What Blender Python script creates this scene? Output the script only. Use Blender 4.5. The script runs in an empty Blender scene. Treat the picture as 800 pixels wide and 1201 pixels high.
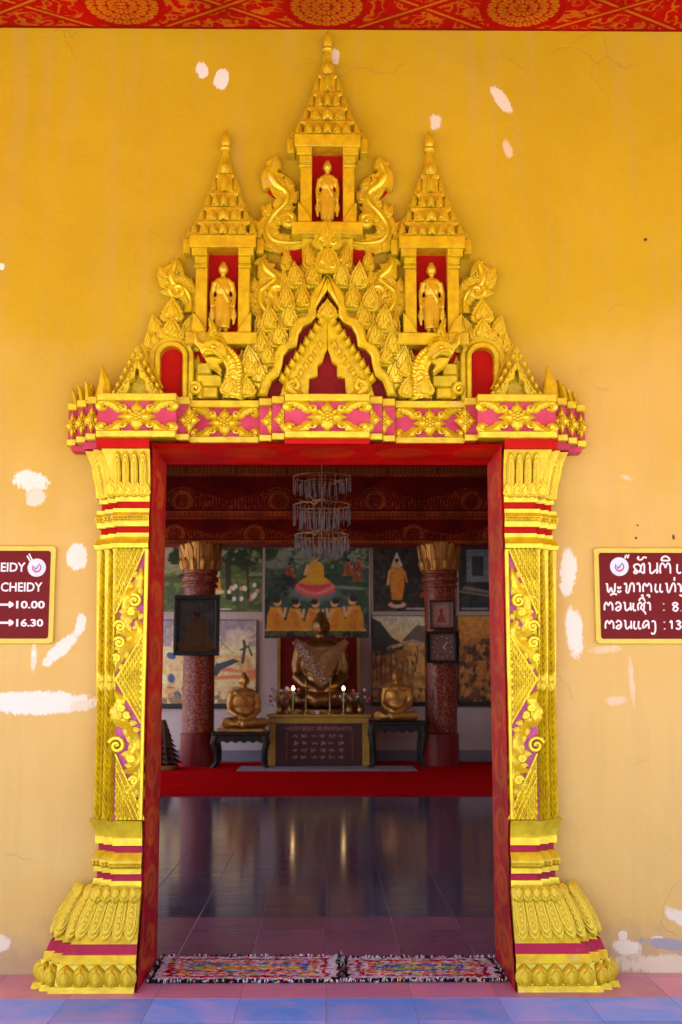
import bpy, math, random
import numpy as np
from mathutils import Matrix, Vector
random.seed(7); np.random.seed(7)
R = math.radians
SC = bpy.context.scene
COL = SC.collection

# ------------------------------------------------------------------ camera
FPX, CX, CY = 1450.0, 400.0, 600.5          # focal length and centre, in pixels of the 800x1201 photograph
CAM = Vector((0.0, -6.7, 1.5))
PITCH = math.atan(200/1450); YAW = 16.5/1450
cd = bpy.data.cameras.new('camera'); cam = bpy.data.objects.new('camera', cd); COL.objects.link(cam)
cd.sensor_fit = 'VERTICAL'; cd.sensor_height = 36.0; cd.sensor_width = 24.0
cd.lens = FPX/1201*36.0; cd.clip_start = 0.1; cd.clip_end = 3000
cam.location = CAM; cam.rotation_euler = (R(90)+PITCH, 0, -YAW)
cd.dof.use_dof = True; cd.dof.focus_distance = 6.55; cd.dof.aperture_fstop = 5.0
SC.camera = cam
_Fw = Vector((math.sin(YAW)*math.cos(PITCH), math.cos(YAW)*math.cos(PITCH), math.sin(PITCH)))
_Rt = Vector((math.cos(YAW), -math.sin(YAW), 0)); _Up = _Rt.cross(_Fw)
def P(px, py, Y):
    """measured photograph point -> (X, Z) of the real thing standing in the plane Y"""
    d = _Fw*FPX + _Rt*(px-CX) - _Up*(py-CY)
    t = (Y-CAM.y)/d.y
    return CAM.x+d.x*t, CAM.z+d.z*t
def PX(px, py, Y): return P(px, py, Y)[0]
def PZ(py, Y, px=383.5): return P(px, py, Y)[1]
def MPP(Y): return (Y-CAM.y)/FPX            # metres per photograph pixel at plane Y (approx.)

# ------------------------------------------------------------------ sky, sun, exposure
SUN_EL, SUN_AZ = R(58), R(215)               # azimuth clockwise from +Y: behind the camera, a little to the left
w = bpy.data.worlds.new('World'); SC.world = w; w.use_nodes = True
nt = w.node_tree; bg = nt.nodes['Background']
sky = nt.nodes.new('ShaderNodeTexSky'); sky.sky_type = 'NISHITA'; sky.sun_disc = False
sky.sun_elevation = SUN_EL; sky.sun_rotation = SUN_AZ; sky.air_density = 1.0; sky.dust_density = 1.5
nt.links.new(sky.outputs[0], bg.inputs[0]); bg.inputs[1].default_value = 0.13
sd = bpy.data.lights.new('sun', 'SUN'); sun = bpy.data.objects.new('sun', sd); COL.objects.link(sun)
sd.energy = 4.5; sd.angle = R(0.5); sd.color = (1.0, 0.95, 0.86)
sdir = Vector((math.sin(SUN_AZ)*math.cos(SUN_EL), math.cos(SUN_AZ)*math.cos(SUN_EL), math.sin(SUN_EL)))
sun.rotation_euler = sdir.to_track_quat('Z', 'Y').to_euler(); sun.location = sdir*40
vs = SC.view_settings; vs.view_transform = 'Standard'; vs.look = 'None'; vs.gamma = 1; vs.use_curve_mapping = False
vs.exposure = 2.15
SC.render.engine = 'CYCLES'
cy = SC.cycles; cy.use_denoising = True; cy.max_bounces = 8; cy.diffuse_bounces = 5; cy.glossy_bounces = 3; cy.use_adaptive_sampling = True; cy.adaptive_threshold = .015
cy.transmission_bounces = 4; cy.sample_clamp_indirect = 6.0; cy.caustics_reflective = False; cy.caustics_refractive = False

# ------------------------------------------------------------------ materials
def s2l(c):
    c = np.asarray(c, float)/255.0
    return np.where(c <= 0.04045, c/12.92, ((c+0.055)/1.055)**2.4)
def rgba(c): return (c[0], c[1], c[2], 1.0)
class NT:
    def __init__(s, name):
        s.m = bpy.data.materials.new(name); s.m.use_nodes = True; s.t = s.m.node_tree
        s.b = s.t.nodes['Principled BSDF']; s.co = s.t.nodes.new('ShaderNodeTexCoord')
    def n(s, typ, **kw):
        nd = s.t.nodes.new(typ)
        for k, v in kw.items():
            if k.startswith('i_'): nd.inputs[k[2:]].default_value = v
            else: setattr(nd, k, v)
        return nd
    def L(s, a, b): s.t.links.new(a, b)
    def noise(s, scale, detail=4, rough=.55, vec=None, dist=0):
        n = s.n('ShaderNodeTexNoise'); n.inputs['Scale'].default_value = scale; n.inputs['Detail'].default_value = detail
        n.inputs['Roughness'].default_value = rough; n.inputs['Distortion'].default_value = dist
        s.L(vec or s.co.outputs['Object'], n.inputs['Vector']); return n.outputs['Fac']
    def ramp(s, fac, a, b):
        r = s.n('ShaderNodeMapRange'); r.clamp = True
        r.inputs['From Min'].default_value = a; r.inputs['From Max'].default_value = b
        s.L(fac, r.inputs['Value']); return r.outputs['Result']
    def mix(s, fac, a, b):
        m = s.n('ShaderNodeMix', data_type='RGBA')
        if hasattr(fac, 'is_output'): s.L(fac, m.inputs[0])
        else: m.inputs[0].default_value = fac
        for i, x in ((6, a), (7, b)):
            if hasattr(x, 'is_output'): s.L(x, m.inputs[i])
            else: m.inputs[i].default_value = rgba(x)
        return m.outputs[2]
    def math(s, op, a, b=0.0, c=None):
        m = s.n('ShaderNodeMath', operation=op)
        for i, x in enumerate((a, b) if c is None else (a, b, c)):
            if hasattr(x, 'is_output'): s.L(x, m.inputs[i])
            else: m.inputs[i].default_value = x
        return m.outputs[0]
    def bump(s, h, strength=.3, dist=.01):
        b = s.n('ShaderNodeBump'); b.inputs['Strength'].default_value = strength; b.inputs['Distance'].default_value = dist
        s.L(h, b.inputs['Height']); s.L(b.outputs[0], s.b.inputs['Normal'])
    def col(s, c):
        if hasattr(c, 'is_output'): s.L(c, s.b.inputs['Base Color'])
        else: s.b.inputs['Base Color'].default_value = rgba(c)
    def rough(s, r, metal=0.0, coat=0.0, spec=None):
        if hasattr(r, 'is_output'): s.L(r, s.b.inputs['Roughness'])
        else: s.b.inputs['Roughness'].default_value = r
        s.b.inputs['Metallic'].default_value = metal; s.b.inputs['Coat Weight'].default_value = coat
        if spec is not None: s.b.inputs['Specular IOR Level'].default_value = spec

def paint(name, c1, c2, scale=6, lo=.4, hi=.65, rough=.5, metal=0, coat=0, bump=.25, bscale=60, bdist=.004, c3=None, s3=3, spec=None):
    N = NT(name)
    c = N.mix(N.ramp(N.noise(scale, 5, .6), lo, hi), c1, c2)
    if c3 is not None: c = N.mix(N.ramp(N.noise(s3, 6, .7), .62, .72), c, c3)
    N.col(c); N.rough(rough, metal, coat, spec)
    if bump: N.bump(N.noise(bscale, 5, .6), bump, bdist)
    return N.m

M = {}
M['gold'] = paint('gold_paint', (.80, .61, .010), (.62, .42, .008), 15, .38, .66, .29, .33, .1, .3, 45, .004, (.66, .50, .16), 9)
M['gold_worn'] = paint('worn_gold_paint', (.78, .58, .010), (.58, .38, .008), 17, .36, .64, .34, .30, .05, .35, 45, .005, (.60, .46, .20), 8)
M['gold_fig'] = paint('figure_gold', (.72, .48, .012), (.56, .34, .010), 16, .35, .7, .30, .25, .2, .3, 90, .003)
M['red'] = paint('red_paint', (.52, .010, .006), (.42, .007, .006), 6, .35, .7, .55, 0, 0, .4, 40, .004, spec=.06)
M['red_dark'] = paint('dark_red_paint', (.26, .006, .008), (.20, .004, .008), 6, .35, .7, .5, 0, 0, .2, 60, .003, spec=.15)
M['crimson'] = paint('crimson_paint', (.42, .008, .045), (.34, .006, .04), 10, .35, .7, .5, 0, 0, .3, 60, .003, (.5, .09, .12), 9, spec=.2)
M['pink'] = paint('pink_paint', (.60, .07, .15), (.46, .03, .07), 5, .35, .65, .5, 0, 0, .3, 60, .003, spec=.2)
M['lilac'] = paint('lilac_pink_paint', (.62, .12, .34), (.50, .07, .24), 14, .35, .65, .5, 0, 0, .3, 60, .003, spec=.2)
M['white_plaster'] = paint('white_plaster', (.74, .58, .55), (.64, .49, .47), 2, .3, .7, .7, 0, 0, .2, 30, .003)
M['gray_base'] = paint('grey_skirting', (.30, .24, .27), (.24, .20, .25), 3, .3, .7, .5, 0, 0, .1, 30)
M['black_wood'] = paint('black_lacquer', (.012, .009, .009), (.03, .02, .018), 12, .4, .7, .4, 0, 0, .2, 60, spec=.25)
M['dark_wood'] = paint('dark_wood', (.06, .014, .010), (.035, .010, .008), 14, .4, .7, .35, 0, .2, .2, 60)
M['statue_gold'] = paint('statue_gold', (.58, .26, .05), (.40, .16, .03), 8, .35, .7, .42, .55, 0, .2, 60)
M['bronze'] = paint('dark_bronze', (.42, .21, .06), (.20, .09, .03), 7, .35, .7, .30, .75, 0, .3, 50)
M['carpet'] = paint('red_carpet', (.60, .006, .006), (.46, .004, .006), 3, .3, .7, .95, 0, 0, .6, 160, .01, spec=0)
M['yellow_frame'] = paint('yellow_altar_paint', (.55, .30, .03), (.42, .22, .02), 5, .35, .7, .45, 0, 0, .2, 40)
M['ground'] = paint('pale_paving', (.50, .45, .38), (.40, .36, .31), .6, .3, .7, .85, 0, 0, .2, 12)
M['concrete'] = paint('concrete', (.34, .31, .29), (.26, .24, .23), 3, .3, .7, .8, 0, 0, .2, 30)
M['sign_red'] = paint('maroon_sign_paint', (.17, .006, .008), (.14, .005, .007), 8, .3, .7, .45, 0, 0, .1, 40, spec=.12)
M['sign_yellow'] = paint('sign_yellow', (.74, .58, .07), (.66, .50, .05), 12, .3, .7, .45, 0, 0, .3, 50)
M['sign_white'] = paint('sign_white', (.85, .80, .82), (.78, .72, .75), 20, .3, .7, .5, 0, 0, 0)
M['sky_white'] = paint('emblem_pale_blue', (.70, .76, .86), (.55, .64, .84), 30, .3, .7, .5, 0, 0, 0)
M['emblem_blue'] = paint('emblem_blue', (.13, .20, .62), (.10, .16, .5), 20, .3, .7, .5, 0, 0, 0)
M['emblem_red'] = paint('emblem_red', (.65, .06, .04), (.55, .05, .04), 20, .3, .7, .5, 0, 0, 0)
M['leaf'] = paint('flower_leaf', (.03, .08, .02), (.05, .10, .04), 20, .3, .7, .5, 0, 0, 0)
M['petal_pink'] = paint('flower_pink', (.62, .13, .17), (.5, .08, .12), 20, .3, .7, .6, 0, 0, 0)
M['petal_white'] = paint('flower_white', (.7, .62, .58), (.6, .5, .45), 20, .3, .7, .6, 0, 0, 0)
M['metal'] = paint('brass', (.45, .28, .10), (.3, .18, .06), 12, .3, .7, .3, .9, 0, 0)
M['sash'] = paint('sash_cloth', (.34, .15, .05), (.20, .08, .03), 14, .35, .7, .45, .4, 0, .3, 60)
M['gilt'] = paint('dull_gilding', (.46, .20, .04), (.26, .10, .02), 9, .35, .7, .36, .65, 0, .2, 60)
M['offering'] = paint('offering_leaf', (.10, .045, .02), (.05, .02, .012), 12, .3, .7, .6, 0, 0, .3, 40)
M['mat_pale'] = paint('pale_mat', (.42, .34, .36), (.22, .14, .17), 9, .35, .65, .85, 0, 0, .3, 80)

def vcol(name, rough=.5, metal=0, bump=0, bscale=60, coat=0, spec=None):
    N = NT(name); a = N.n('ShaderNodeVertexColor'); a.layer_name = 'Col'
    N.col(a.outputs[0]); N.rough(rough, metal, coat, spec)
    if bump: N.bump(N.noise(bscale, 4, .6), bump, .004)
    return N.m
M['mural'] = vcol('painted_canvas', .45, 0, .15, 25)
M['stencil'] = vcol('stencilled_paint', .55, 0, .2, 60, spec=.04)
M['rug'] = vcol('rag_rug', .95, 0, .6, 150, spec=.1)

def crystal():
    N = NT('crystal'); N.col((.52, .46, .47)); N.rough(.12)
    N.b.inputs['Transmission Weight'].default_value = .75; N.b.inputs['IOR'].default_value = 1.5
    return N.m
M['crystal'] = crystal()
def bulb():
    N = NT('lit_bulb'); N.col((1, .8, .5)); N.b.inputs['Emission Color'].default_value = (1, .62, .25, 1)
    N.b.inputs['Emission Strength'].default_value = 3.2; return N.m
M['bulb'] = bulb()
def pane():
    N = NT('picture_glass'); N.col((1, 1, 1)); N.rough(.03); N.b.inputs['Transmission Weight'].default_value = 1
    N.b.inputs['IOR'].default_value = 1.25; return N.m
M['glass'] = pane()

def tile_mat(name, c1, c2, rough, spec=.5):
    N = NT(name); oi = N.n('ShaderNodeObjectInfo'); pos = N.n('ShaderNodeNewGeometry').outputs['Position']
    c = N.mix(N.ramp(N.noise(2.6, 6, .65, pos, .6), .35, .68), c1, c2)
    hs = N.n('ShaderNodeHueSaturation'); N.L(c, hs.inputs['Color'])
    N.L(N.math('MULTIPLY_ADD', oi.outputs['Random'], .3, .85), hs.inputs['Value']); N.col(hs.outputs[0])
    N.rough(N.math('MULTIPLY_ADD', N.noise(5, 4, .6, pos), .18, rough-.09), 0, 0, spec)
    mp = N.n('ShaderNodeMapping'); mp.inputs['Scale'].default_value = (1.3, 11, 1); N.L(pos, mp.inputs['Vector']); N.bump(N.noise(1.6, 3, .55, mp.outputs[0]), .045, .01); return N.m
M['tile_blue'] = tile_mat('blue_glazed_tile', (.11, .38, .96), (.44, .44, .86), .5, .10)
M['tile_pink'] = tile_mat('pink_glazed_tile', (.66, .27, .33), (.50, .24, .40), .32)
M['tile_pink_shade'] = tile_mat('shaded_pink_glazed_tile', (.27, .10, .15), (.20, .08, .15), .2)  # pink tile again for the inner rows, their shade put into the colour
M['tile_hall'] = tile_mat('slate_blue_glazed_tile', (.060, .062, .125), (.085, .066, .110), .10)
M['grout'] = paint('grout', (.38, .34, .42), (.30, .27, .35), 9, .3, .7, .8, 0, 0, 0)

def hall_floor_mat():
    N = NT('far_glazed_tiles'); sp = N.n('ShaderNodeSeparateXYZ'); N.L(N.co.outputs['Object'], sp.inputs[0])
    def g(o, off):
        f = N.math('FRACT', N.math('MULTIPLY', N.math('ADD', o, off), 1/.413))
        return N.math('GREATER_THAN', N.math('ABSOLUTE', N.math('SUBTRACT', f, .5)), .492)
    m = N.math('MAXIMUM', g(sp.outputs[0], 40*.413), g(sp.outputs[1], .5+40*.413))
    c = N.mix(N.ramp(N.noise(2.6, 6, .65, None, .6), .35, .68), (.060, .062, .125), (.085, .066, .110))
    N.col(N.mix(m, c, (.22, .20, .25))); N.rough(N.math('MULTIPLY_ADD', N.noise(3, 4, .6), .12, .04))
    mp = N.n('ShaderNodeMapping'); mp.inputs['Scale'].default_value = (1.3, 11, 1); N.L(N.co.outputs['Object'], mp.inputs['Vector']); N.bump(N.noise(1.6, 3, .55, mp.outputs[0]), .045, .01); return N.m
M['hall_floor'] = hall_floor_mat()

def column_mat():
    N = NT('red_column_gold_stencil')
    v = N.n('ShaderNodeTexVoronoi'); v.feature = 'DISTANCE_TO_EDGE'; v.inputs['Scale'].default_value = 14
    N.L(N.co.outputs['Object'], v.inputs['Vector'])
    f = N.math('MULTIPLY', N.ramp(v.outputs['Distance'], .10, .05), N.ramp(N.noise(22, 3, .6), .42, .52))
    sp = N.n('ShaderNodeSeparateXYZ'); N.L(N.co.outputs['Object'], sp.inputs[0])
    f = N.math('MULTIPLY', f, N.math('GREATER_THAN', sp.outputs[2], .62))
    N.col(N.mix(f, (.20, .008, .008), (.36, .13, .03))); N.rough(.38, 0, 0, .35); return N.m
M['column'] = column_mat()

# patches of filler, bare plaster and old paint on the wall: (px, py, rx, ry, rotation, colour, softness)
WP, CR, OLD, BLU, PKS = (.80, .76, .66), (.76, .66, .50), (.68, .56, .38), (.33, .31, .32), (.78, .56, .34)
PATCH = [(237, 82, 8.5, 11, 10, WP, .2), (260, 93, 9, 14, -12, WP, .2), (393, 67, 6, 10, 0, CR, .3), (589, 119, 7.5, 22, 32, CR, .25),
    (511, 143, 7.5, 10, 0, CR, .5), (595, 174, 5, 13, 15, PKS, .8), (37, 565, 22, 13, -10, WP, .25), (41, 582, 12, 11, 30, CR, .4), (91, 655, 12.5, 16, -4, WP, .2),
    (94, 734, 6.5, 14, -8, WP, .2), (73, 760, 8, 27, -46, WP, .35), (38, 824, 76, 13.5, 1, WP, .25), (96, 828, 13, 7, 5, CR, .4),
    (667, 669, 10.5, 27, -7, WP, .25), (674, 743, 11, 29, 4, WP, .25), (2, 313, 3, 4, 0, WP, .3), (2, 1106, 11, 9, 30, CR, .5),
    (731, 1097, 5, 5, 0, CR, .3), (770, 1100, 8, 2.5, 3, CR, .4), (786, 1108, 34, 7, -8, BLU, .35), (775, 1131, 55, 12, -2, OLD, .35),
    (738, 1113, 16, 8, -10, CR, .7), (797, 1075, 18, 7, -25, CR, .7), (40, 768, 3, 20, 0, CR, .8), (741, 800, 3, 26, 3, PKS, .8),
    (722, 822, 14, 5, 4, PKS, .9), (708, 762, 17, 4, 5, PKS, .9), (39, 766, 3, 4, 0, WP, .4), (735, 560, 7, 3, -20, PKS, .9), (748, 616, 1.8, 1.2, 0, (.10, .06, .04), .2), (746, 631, 1.6, 1.6, 0, (.10, .06, .04), .2), (790, 630, 1.8, 3.5, 10, (.10, .06, .04), .2), (757, 281, 2.2, 2, 0, (.06, .05, .04), .2)]
def wall_mat():
    N = NT('yellow_wall_paint')
    geo = N.n('ShaderNodeNewGeometry'); sp = N.n('ShaderNodeSeparateXYZ'); N.L(geo.outputs['Position'], sp.inputs[0])
    X, Z = sp.outputs[0], sp.outputs[2]
    # wall yellow: deeper towards the top, paler towards the bottom, met along an uneven line
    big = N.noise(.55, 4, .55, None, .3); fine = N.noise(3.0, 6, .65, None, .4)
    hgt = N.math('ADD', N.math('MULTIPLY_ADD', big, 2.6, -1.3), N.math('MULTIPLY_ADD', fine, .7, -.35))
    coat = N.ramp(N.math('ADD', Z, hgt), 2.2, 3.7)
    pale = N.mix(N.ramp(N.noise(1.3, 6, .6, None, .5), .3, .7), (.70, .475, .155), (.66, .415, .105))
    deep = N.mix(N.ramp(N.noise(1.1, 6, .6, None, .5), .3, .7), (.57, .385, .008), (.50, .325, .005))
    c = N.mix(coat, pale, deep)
    # vertical rain streaks and dust
    mp = N.n('ShaderNodeMapping'); mp.inputs['Scale'].default_value = (7, 7, .7); N.L(N.co.outputs['Object'], mp.inputs['Vector'])
    c = N.mix(N.math('MULTIPLY', N.ramp(N.noise(1, 5, .6, mp.outputs[0]), .50, .75), .32), c, (.50, .33, .12))
    c = N.mix(N.math('MULTIPLY', N.ramp(N.noise(26, 5, .7), .63, .76), .25), c, (.86, .68, .38))
    c = N.mix(N.ramp(N.noise(46, 2, .5), .775, .80), c, (.14, .09, .06))
    # hairline cracks, splash dirt along the floor
    vo = N.n('ShaderNodeTexVoronoi'); vo.feature = 'DISTANCE_TO_EDGE'; vo.inputs['Scale'].default_value = 1.1
    wv = N.n('ShaderNodeMix', data_type='VECTOR'); nz = N.n('ShaderNodeTexNoise'); nz.inputs['Scale'].default_value = 3.5; nz.inputs['Detail'].default_value = 5
    N.L(N.co.outputs['Object'], nz.inputs['Vector']); wv.inputs[0].default_value = .22; N.L(N.co.outputs['Object'], wv.inputs[4]); N.L(nz.outputs['Color'], wv.inputs[5]); N.L(wv.outputs[1], vo.inputs['Vector'])
    crack = N.math('MULTIPLY', N.ramp(vo.outputs['Distance'], .0045, .001), N.ramp(N.noise(1.7, 3, .5), .54, .62))
    c = N.mix(N.math('MULTIPLY', crack, .28), c, (.30, .18, .07))
    c = N.mix(N.math('MULTIPLY', N.ramp(N.math('ADD', Z, N.math('MULTIPLY', N.noise(7, 6, .7), -.55)), .02, -.22), .55), c, (.34, .25, .20))
    ed = N.noise(5, 6, .75, None, .8); mp2 = N.n('ShaderNodeMapping'); mp2.inputs['Scale'].default_value = (80, 80, 14); mp2.inputs['Rotation'].default_value = (0, .35, 0); N.L(N.co.outputs['Object'], mp2.inputs['Vector']); ed2 = N.noise(1, 5, .75, mp2.outputs[0])
    wob = N.math('ADD', N.math('MULTIPLY_ADD', ed, 3.2, -1.6), N.math('MULTIPLY_ADD', ed2, 1.8, -.9))
    mask = None
    for (px, py, rx, ry, rot, colr, soft) in PATCH:
        x0, z0 = P(px, py, 0); k = MPP(0)*1.03
        dx = N.math('SUBTRACT', X, x0); dz = N.math('SUBTRACT', Z, z0); ca, sa = math.cos(R(rot)), math.sin(R(rot))
        u = N.math('ADD', N.math('MULTIPLY', dx, ca/(rx*k)), N.math('MULTIPLY', dz, sa/(rx*k)))
        v = N.math('ADD', N.math('MULTIPLY', dx, -sa/(ry*k)), N.math('MULTIPLY', dz, ca/(ry*k)))
        q = N.math('ADD', N.math('POWER', N.math('ABSOLUTE', u), 2.2), N.math('POWER', N.math('ABSOLUTE', v), 2.2))
        q = N.math('ADD', q, N.math('MULTIPLY', wob, .75+soft))
        f = N.ramp(q, .85+soft*.6, .85-soft*.6)
        c = N.mix(f, c, colr)
    N.col(c); N.rough(N.math('MULTIPLY_ADD', fine, .3, .45), 0, 0, .25)
    h = N.math('ADD', N.math('MULTIPLY', N.noise(2.6, 6, .65, None, .6), 2.2), N.math('MULTIPLY', N.noise(34, 6, .7), .35))
    h = N.math('SUBTRACT', h, N.math('MULTIPLY', crack, .3)); N.bump(h, .32, .012); return N.m
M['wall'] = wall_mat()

# ------------------------------------------------------------------ object helpers
def tag(o, label=None, cat=None, group=None, kind=None):
    if label: o['label'] = label
    if cat: o['category'] = cat
    if group: o['group'] = group
    if kind: o['kind'] = kind
    return o
def thing(name, label, cat, loc=(0, 0, 0), group=None):
    o = bpy.data.objects.new(name, None); COL.objects.link(o); o.location = loc; o.empty_display_size = .1
    return tag(o, label, cat, group)
def world_of(o):
    m = o.matrix_basis.copy() if o.rotation_mode else o.matrix_basis
    return m if o.parent is None else world_of(o.parent) @ o.matrix_parent_inverse @ m
def attach(o, parent):
    if parent is not None:
        o.parent = parent; o.matrix_parent_inverse = world_of(parent).inverted()
    return o
def mesh_of(name, verts, faces, mat, smooth=35):
    me = bpy.data.meshes.new(name); me.from_pydata([tuple(v) for v in verts], [], [tuple(f) for f in faces]); me.update()
    if mat: me.materials.append(M[mat] if isinstance(mat, str) else mat)
    if smooth:
        me.polygons.foreach_set('use_smooth', [True]*len(me.polygons))
        me.set_sharp_from_angle(angle=R(smooth))
    return me
def link(name, me, parent=None, kind=None):
    o = bpy.data.objects.new(name, me); COL.objects.link(o); attach(o, parent)
    if kind: o['kind'] = kind
    return o

def catmull(pts, n=8):
    pts = [np.array(p, float) for p in pts]; pp = [2*pts[0]-pts[1]]+pts+[2*pts[-1]-pts[-2]]; out = []
    for i in range(1, len(pp)-2):
        for k in range(n):
            t = k/n
            out.append(.5*(2*pp[i]+(pp[i+1]-pp[i-1])*t+(2*pp[i-1]-5*pp[i]+4*pp[i+1]-pp[i+2])*t*t+(3*pp[i]-pp[i-1]-3*pp[i+1]+pp[i+2])*t**3))
    out.append(pts[-1]); return out
def interp(vals, n):
    return list(np.interp(np.linspace(0, len(vals)-1, n), range(len(vals)), vals))

class MB:
    def __init__(s): s.v = []; s.f = []
    def add(s, V, F):
        b = len(s.v); s.v += [tuple(map(float, p)) for p in V]; s.f += [tuple(i+b for i in q) for q in F]; return s
    def box(s, x0, x1, y0, y1, z0, z1):
        x0, x1 = sorted((x0, x1)); y0, y1 = sorted((y0, y1)); z0, z1 = sorted((z0, z1))
        V = [(x0,y0,z0),(x1,y0,z0),(x1,y1,z0),(x0,y1,z0),(x0,y0,z1),(x1,y0,z1),(x1,y1,z1),(x0,y1,z1)]
        return s.add(V, [(0,3,2,1),(4,5,6,7),(0,1,5,4),(1,2,6,5),(2,3,7,6),(3,0,4,7)])
    def bbox(s, x0, x1, y0, y1, z0, z1, b=.006):
        """box with bevelled front (towards -Y) edges"""
        return s.prism([(x0,z0),(x1,z0),(x1,z1),(x0,z1)], max(y0,y1), min(y0,y1), b)
    def prism(s, poly, yb, yf, bev=.004):
        """polygon in XZ extruded from yb (back) to yf (front, towards -Y) with a bevelled front edge"""
        p = [np.array(q, float) for q in poly]; n = len(p)
        ar = sum(p[i][0]*p[(i+1)%n][1]-p[(i+1)%n][0]*p[i][1] for i in range(n))
        if ar < 0: p = p[::-1]
        ins = []
        for i in range(n):
            a, b, c = p[i-1], p[i], p[(i+1)%n]
            d1 = (b-a)/(np.linalg.norm(b-a)+1e-9); d2 = (c-b)/(np.linalg.norm(c-b)+1e-9)
            n1 = np.array((-d1[1], d1[0])); n2 = np.array((-d2[1], d2[0])); m = n1+n2; l = np.linalg.norm(m)
            m = m/l if l > 1e-6 else n1
            ins.append(b+m*bev/max(.45, float(np.dot(m, n1))))
        V = [(q[0], yb, q[1]) for q in p]+[(q[0], yf+bev, q[1]) for q in p]+[(q[0], yf, q[1]) for q in ins]
        F = []
        for i in range(n):
            j = (i+1)%n; F += [(i, j, n+j, n+i), (n+i, n+j, 2*n+j, 2*n+i)]
        F.append(tuple(range(2*n, 3*n))); F.append(tuple(range(n-1, -1, -1)))
        return s.add(V, F)
    def tube(s, pts, rad, n=6, flat=1.0, cap=True):
        pts = [np.array(p, float) for p in pts]; m = len(pts); rad = interp(rad, m) if hasattr(rad, '__len__') else [rad]*m
        V = []; F = []; up = np.array((0, -1.0, 0))
        for i in range(m):
            t = pts[min(i+1, m-1)]-pts[max(i-1, 0)]; t /= np.linalg.norm(t)+1e-9
            u = up if abs(t[1]) < .95 else np.array((1.0, 0, 0))
            a = np.cross(t, u); a /= np.linalg.norm(a)+1e-9; b = np.cross(a, t)
            for k in range(n):
                q = 2*math.pi*k/n; V.append(pts[i]+a*math.cos(q)*rad[i]+b*math.sin(q)*rad[i]*flat)
        for i in range(m-1):
            for k in range(n):
                k2 = (k+1)%n; F.append((i*n+k, i*n+k2, (i+1)*n+k2, (i+1)*n+k))
        if cap: F.append(tuple(range(n-1, -1, -1))); F.append(tuple((m-1)*n+k for k in range(n)))
        return s.add(V, F)
    def lathe(s, prof, cx, cy, n=16, sy=1.0, a0=0, a1=2*math.pi):
        full = abs(a1-a0-2*math.pi) < 1e-6; k = n if full else n+1; V = []; F = []
        for r, z in prof:
            for i in range(k):
                a = a0+(a1-a0)*i/n; V.append((cx+r*math.cos(a), cy+r*math.sin(a)*sy, z))
        for j in range(len(prof)-1):
            for i in range(n):
                i2 = (i+1)%k; F.append((j*k+i, j*k+i2, (j+1)*k+i2, (j+1)*k+i))
        if full: F.append(tuple(range(k-1, -1, -1))); F.append(tuple((len(prof)-1)*k+i for i in range(k)))
        return s.add(V, F)
    def ell(s, c, r, n=12, m=8):
        V = []; F = []
        for j in range(m+1):
            t = math.pi*j/m
            for i in range(n):
                a = 2*math.pi*i/n; V.append((c[0]+r[0]*math.sin(t)*math.cos(a), c[1]+r[1]*math.sin(t)*math.sin(a), c[2]-r[2]*math.cos(t)))
        for j in range(m):
            for i in range(n):
                i2 = (i+1)%n; F.append((j*n+i, j*n+i2, (j+1)*n+i2, (j+1)*n+i))
        return s.add(V, F)
    def loft(s, rings, cap=True):
        n = len(rings[0]); V = [p for r in rings for p in r]; F = []
        for j in range(len(rings)-1):
            for i in range(n):
                i2 = (i+1)%n; F.append((j*n+i, j*n+i2, (j+1)*n+i2, (j+1)*n+i))
        if cap: F.append(tuple(range(n-1, -1, -1))); F.append(tuple((len(rings)-1)*n+i for i in range(n)))
        return s.add(V, F)
    def ribbon(s, pts, wid, T, y, serr=0, nserr=5, ridge=.35, nv=7, groove=.0):
        """carved leaf: domed strip in the XZ plane along pts, half widths wid, standing T proud of plane y"""
        pts = [np.array(p, float) for p in pts]; m = len(pts); wid = interp(wid, m); V = []; F = []
        vs_ = [-1]+list(np.linspace(-1, 1, nv))+[1]; K = len(vs_)
        for i in range(m):
            t = pts[min(i+1, m-1)]-pts[max(i-1, 0)]; t /= np.linalg.norm(t)+1e-9; nx = np.array((t[1], -t[0]))
            u = i/(m-1); ww = wid[i]*(1+(serr*(((u*nserr)%1.0)-.5) if serr else 0))
            hu = min(1.0, .35+wid[i]/(max(wid)+1e-9))
            for k, v in enumerate(vs_):
                q = pts[i]+nx*v*ww
                if k in (0, K-1): h = -.25
                else:
                    h = (.35+.65*(1-v*v)**.7)*hu
                    h += ridge*math.exp(-(v/.22)**2)*hu*.6 - ridge*.35*math.exp(-((abs(v)-.5)/.16)**2)*hu
                    if groove: h += groove*math.sin((u*nserr+abs(v)*.8)*2*math.pi)*(1-abs(v)*.4)*hu
                V.append((q[0], y-T*h, q[1]))
        for i in range(m-1):
            for k in range(K-1): F.append((i*K+k, i*K+k+1, (i+1)*K+k+1, (i+1)*K+k))
        return s.add(V, F)
    def flame(s, pts, wid, yb, yf, teeth=7, bite=.38, bev=.008):
        """toothed strip with crisp bevelled edge along pts"""
        pts = [np.array(p, float) for p in pts]; m = len(pts); wid = interp(wid, m); A = []; B = []
        for i in range(m):
            t = pts[min(i+1, m-1)]-pts[max(i-1, 0)]; t /= np.linalg.norm(t)+1e-9; nx = np.array((t[1], -t[0])); f = (i/(m-1)*teeth) % 1.0
            ww = max(wid[i]*(1-bite*f), bev*.6); A.append(pts[i]+nx*ww); B.append(pts[i]-nx*ww)
        # stitched as quads so that tight bends stay clean
        V = []; F = []
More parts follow.
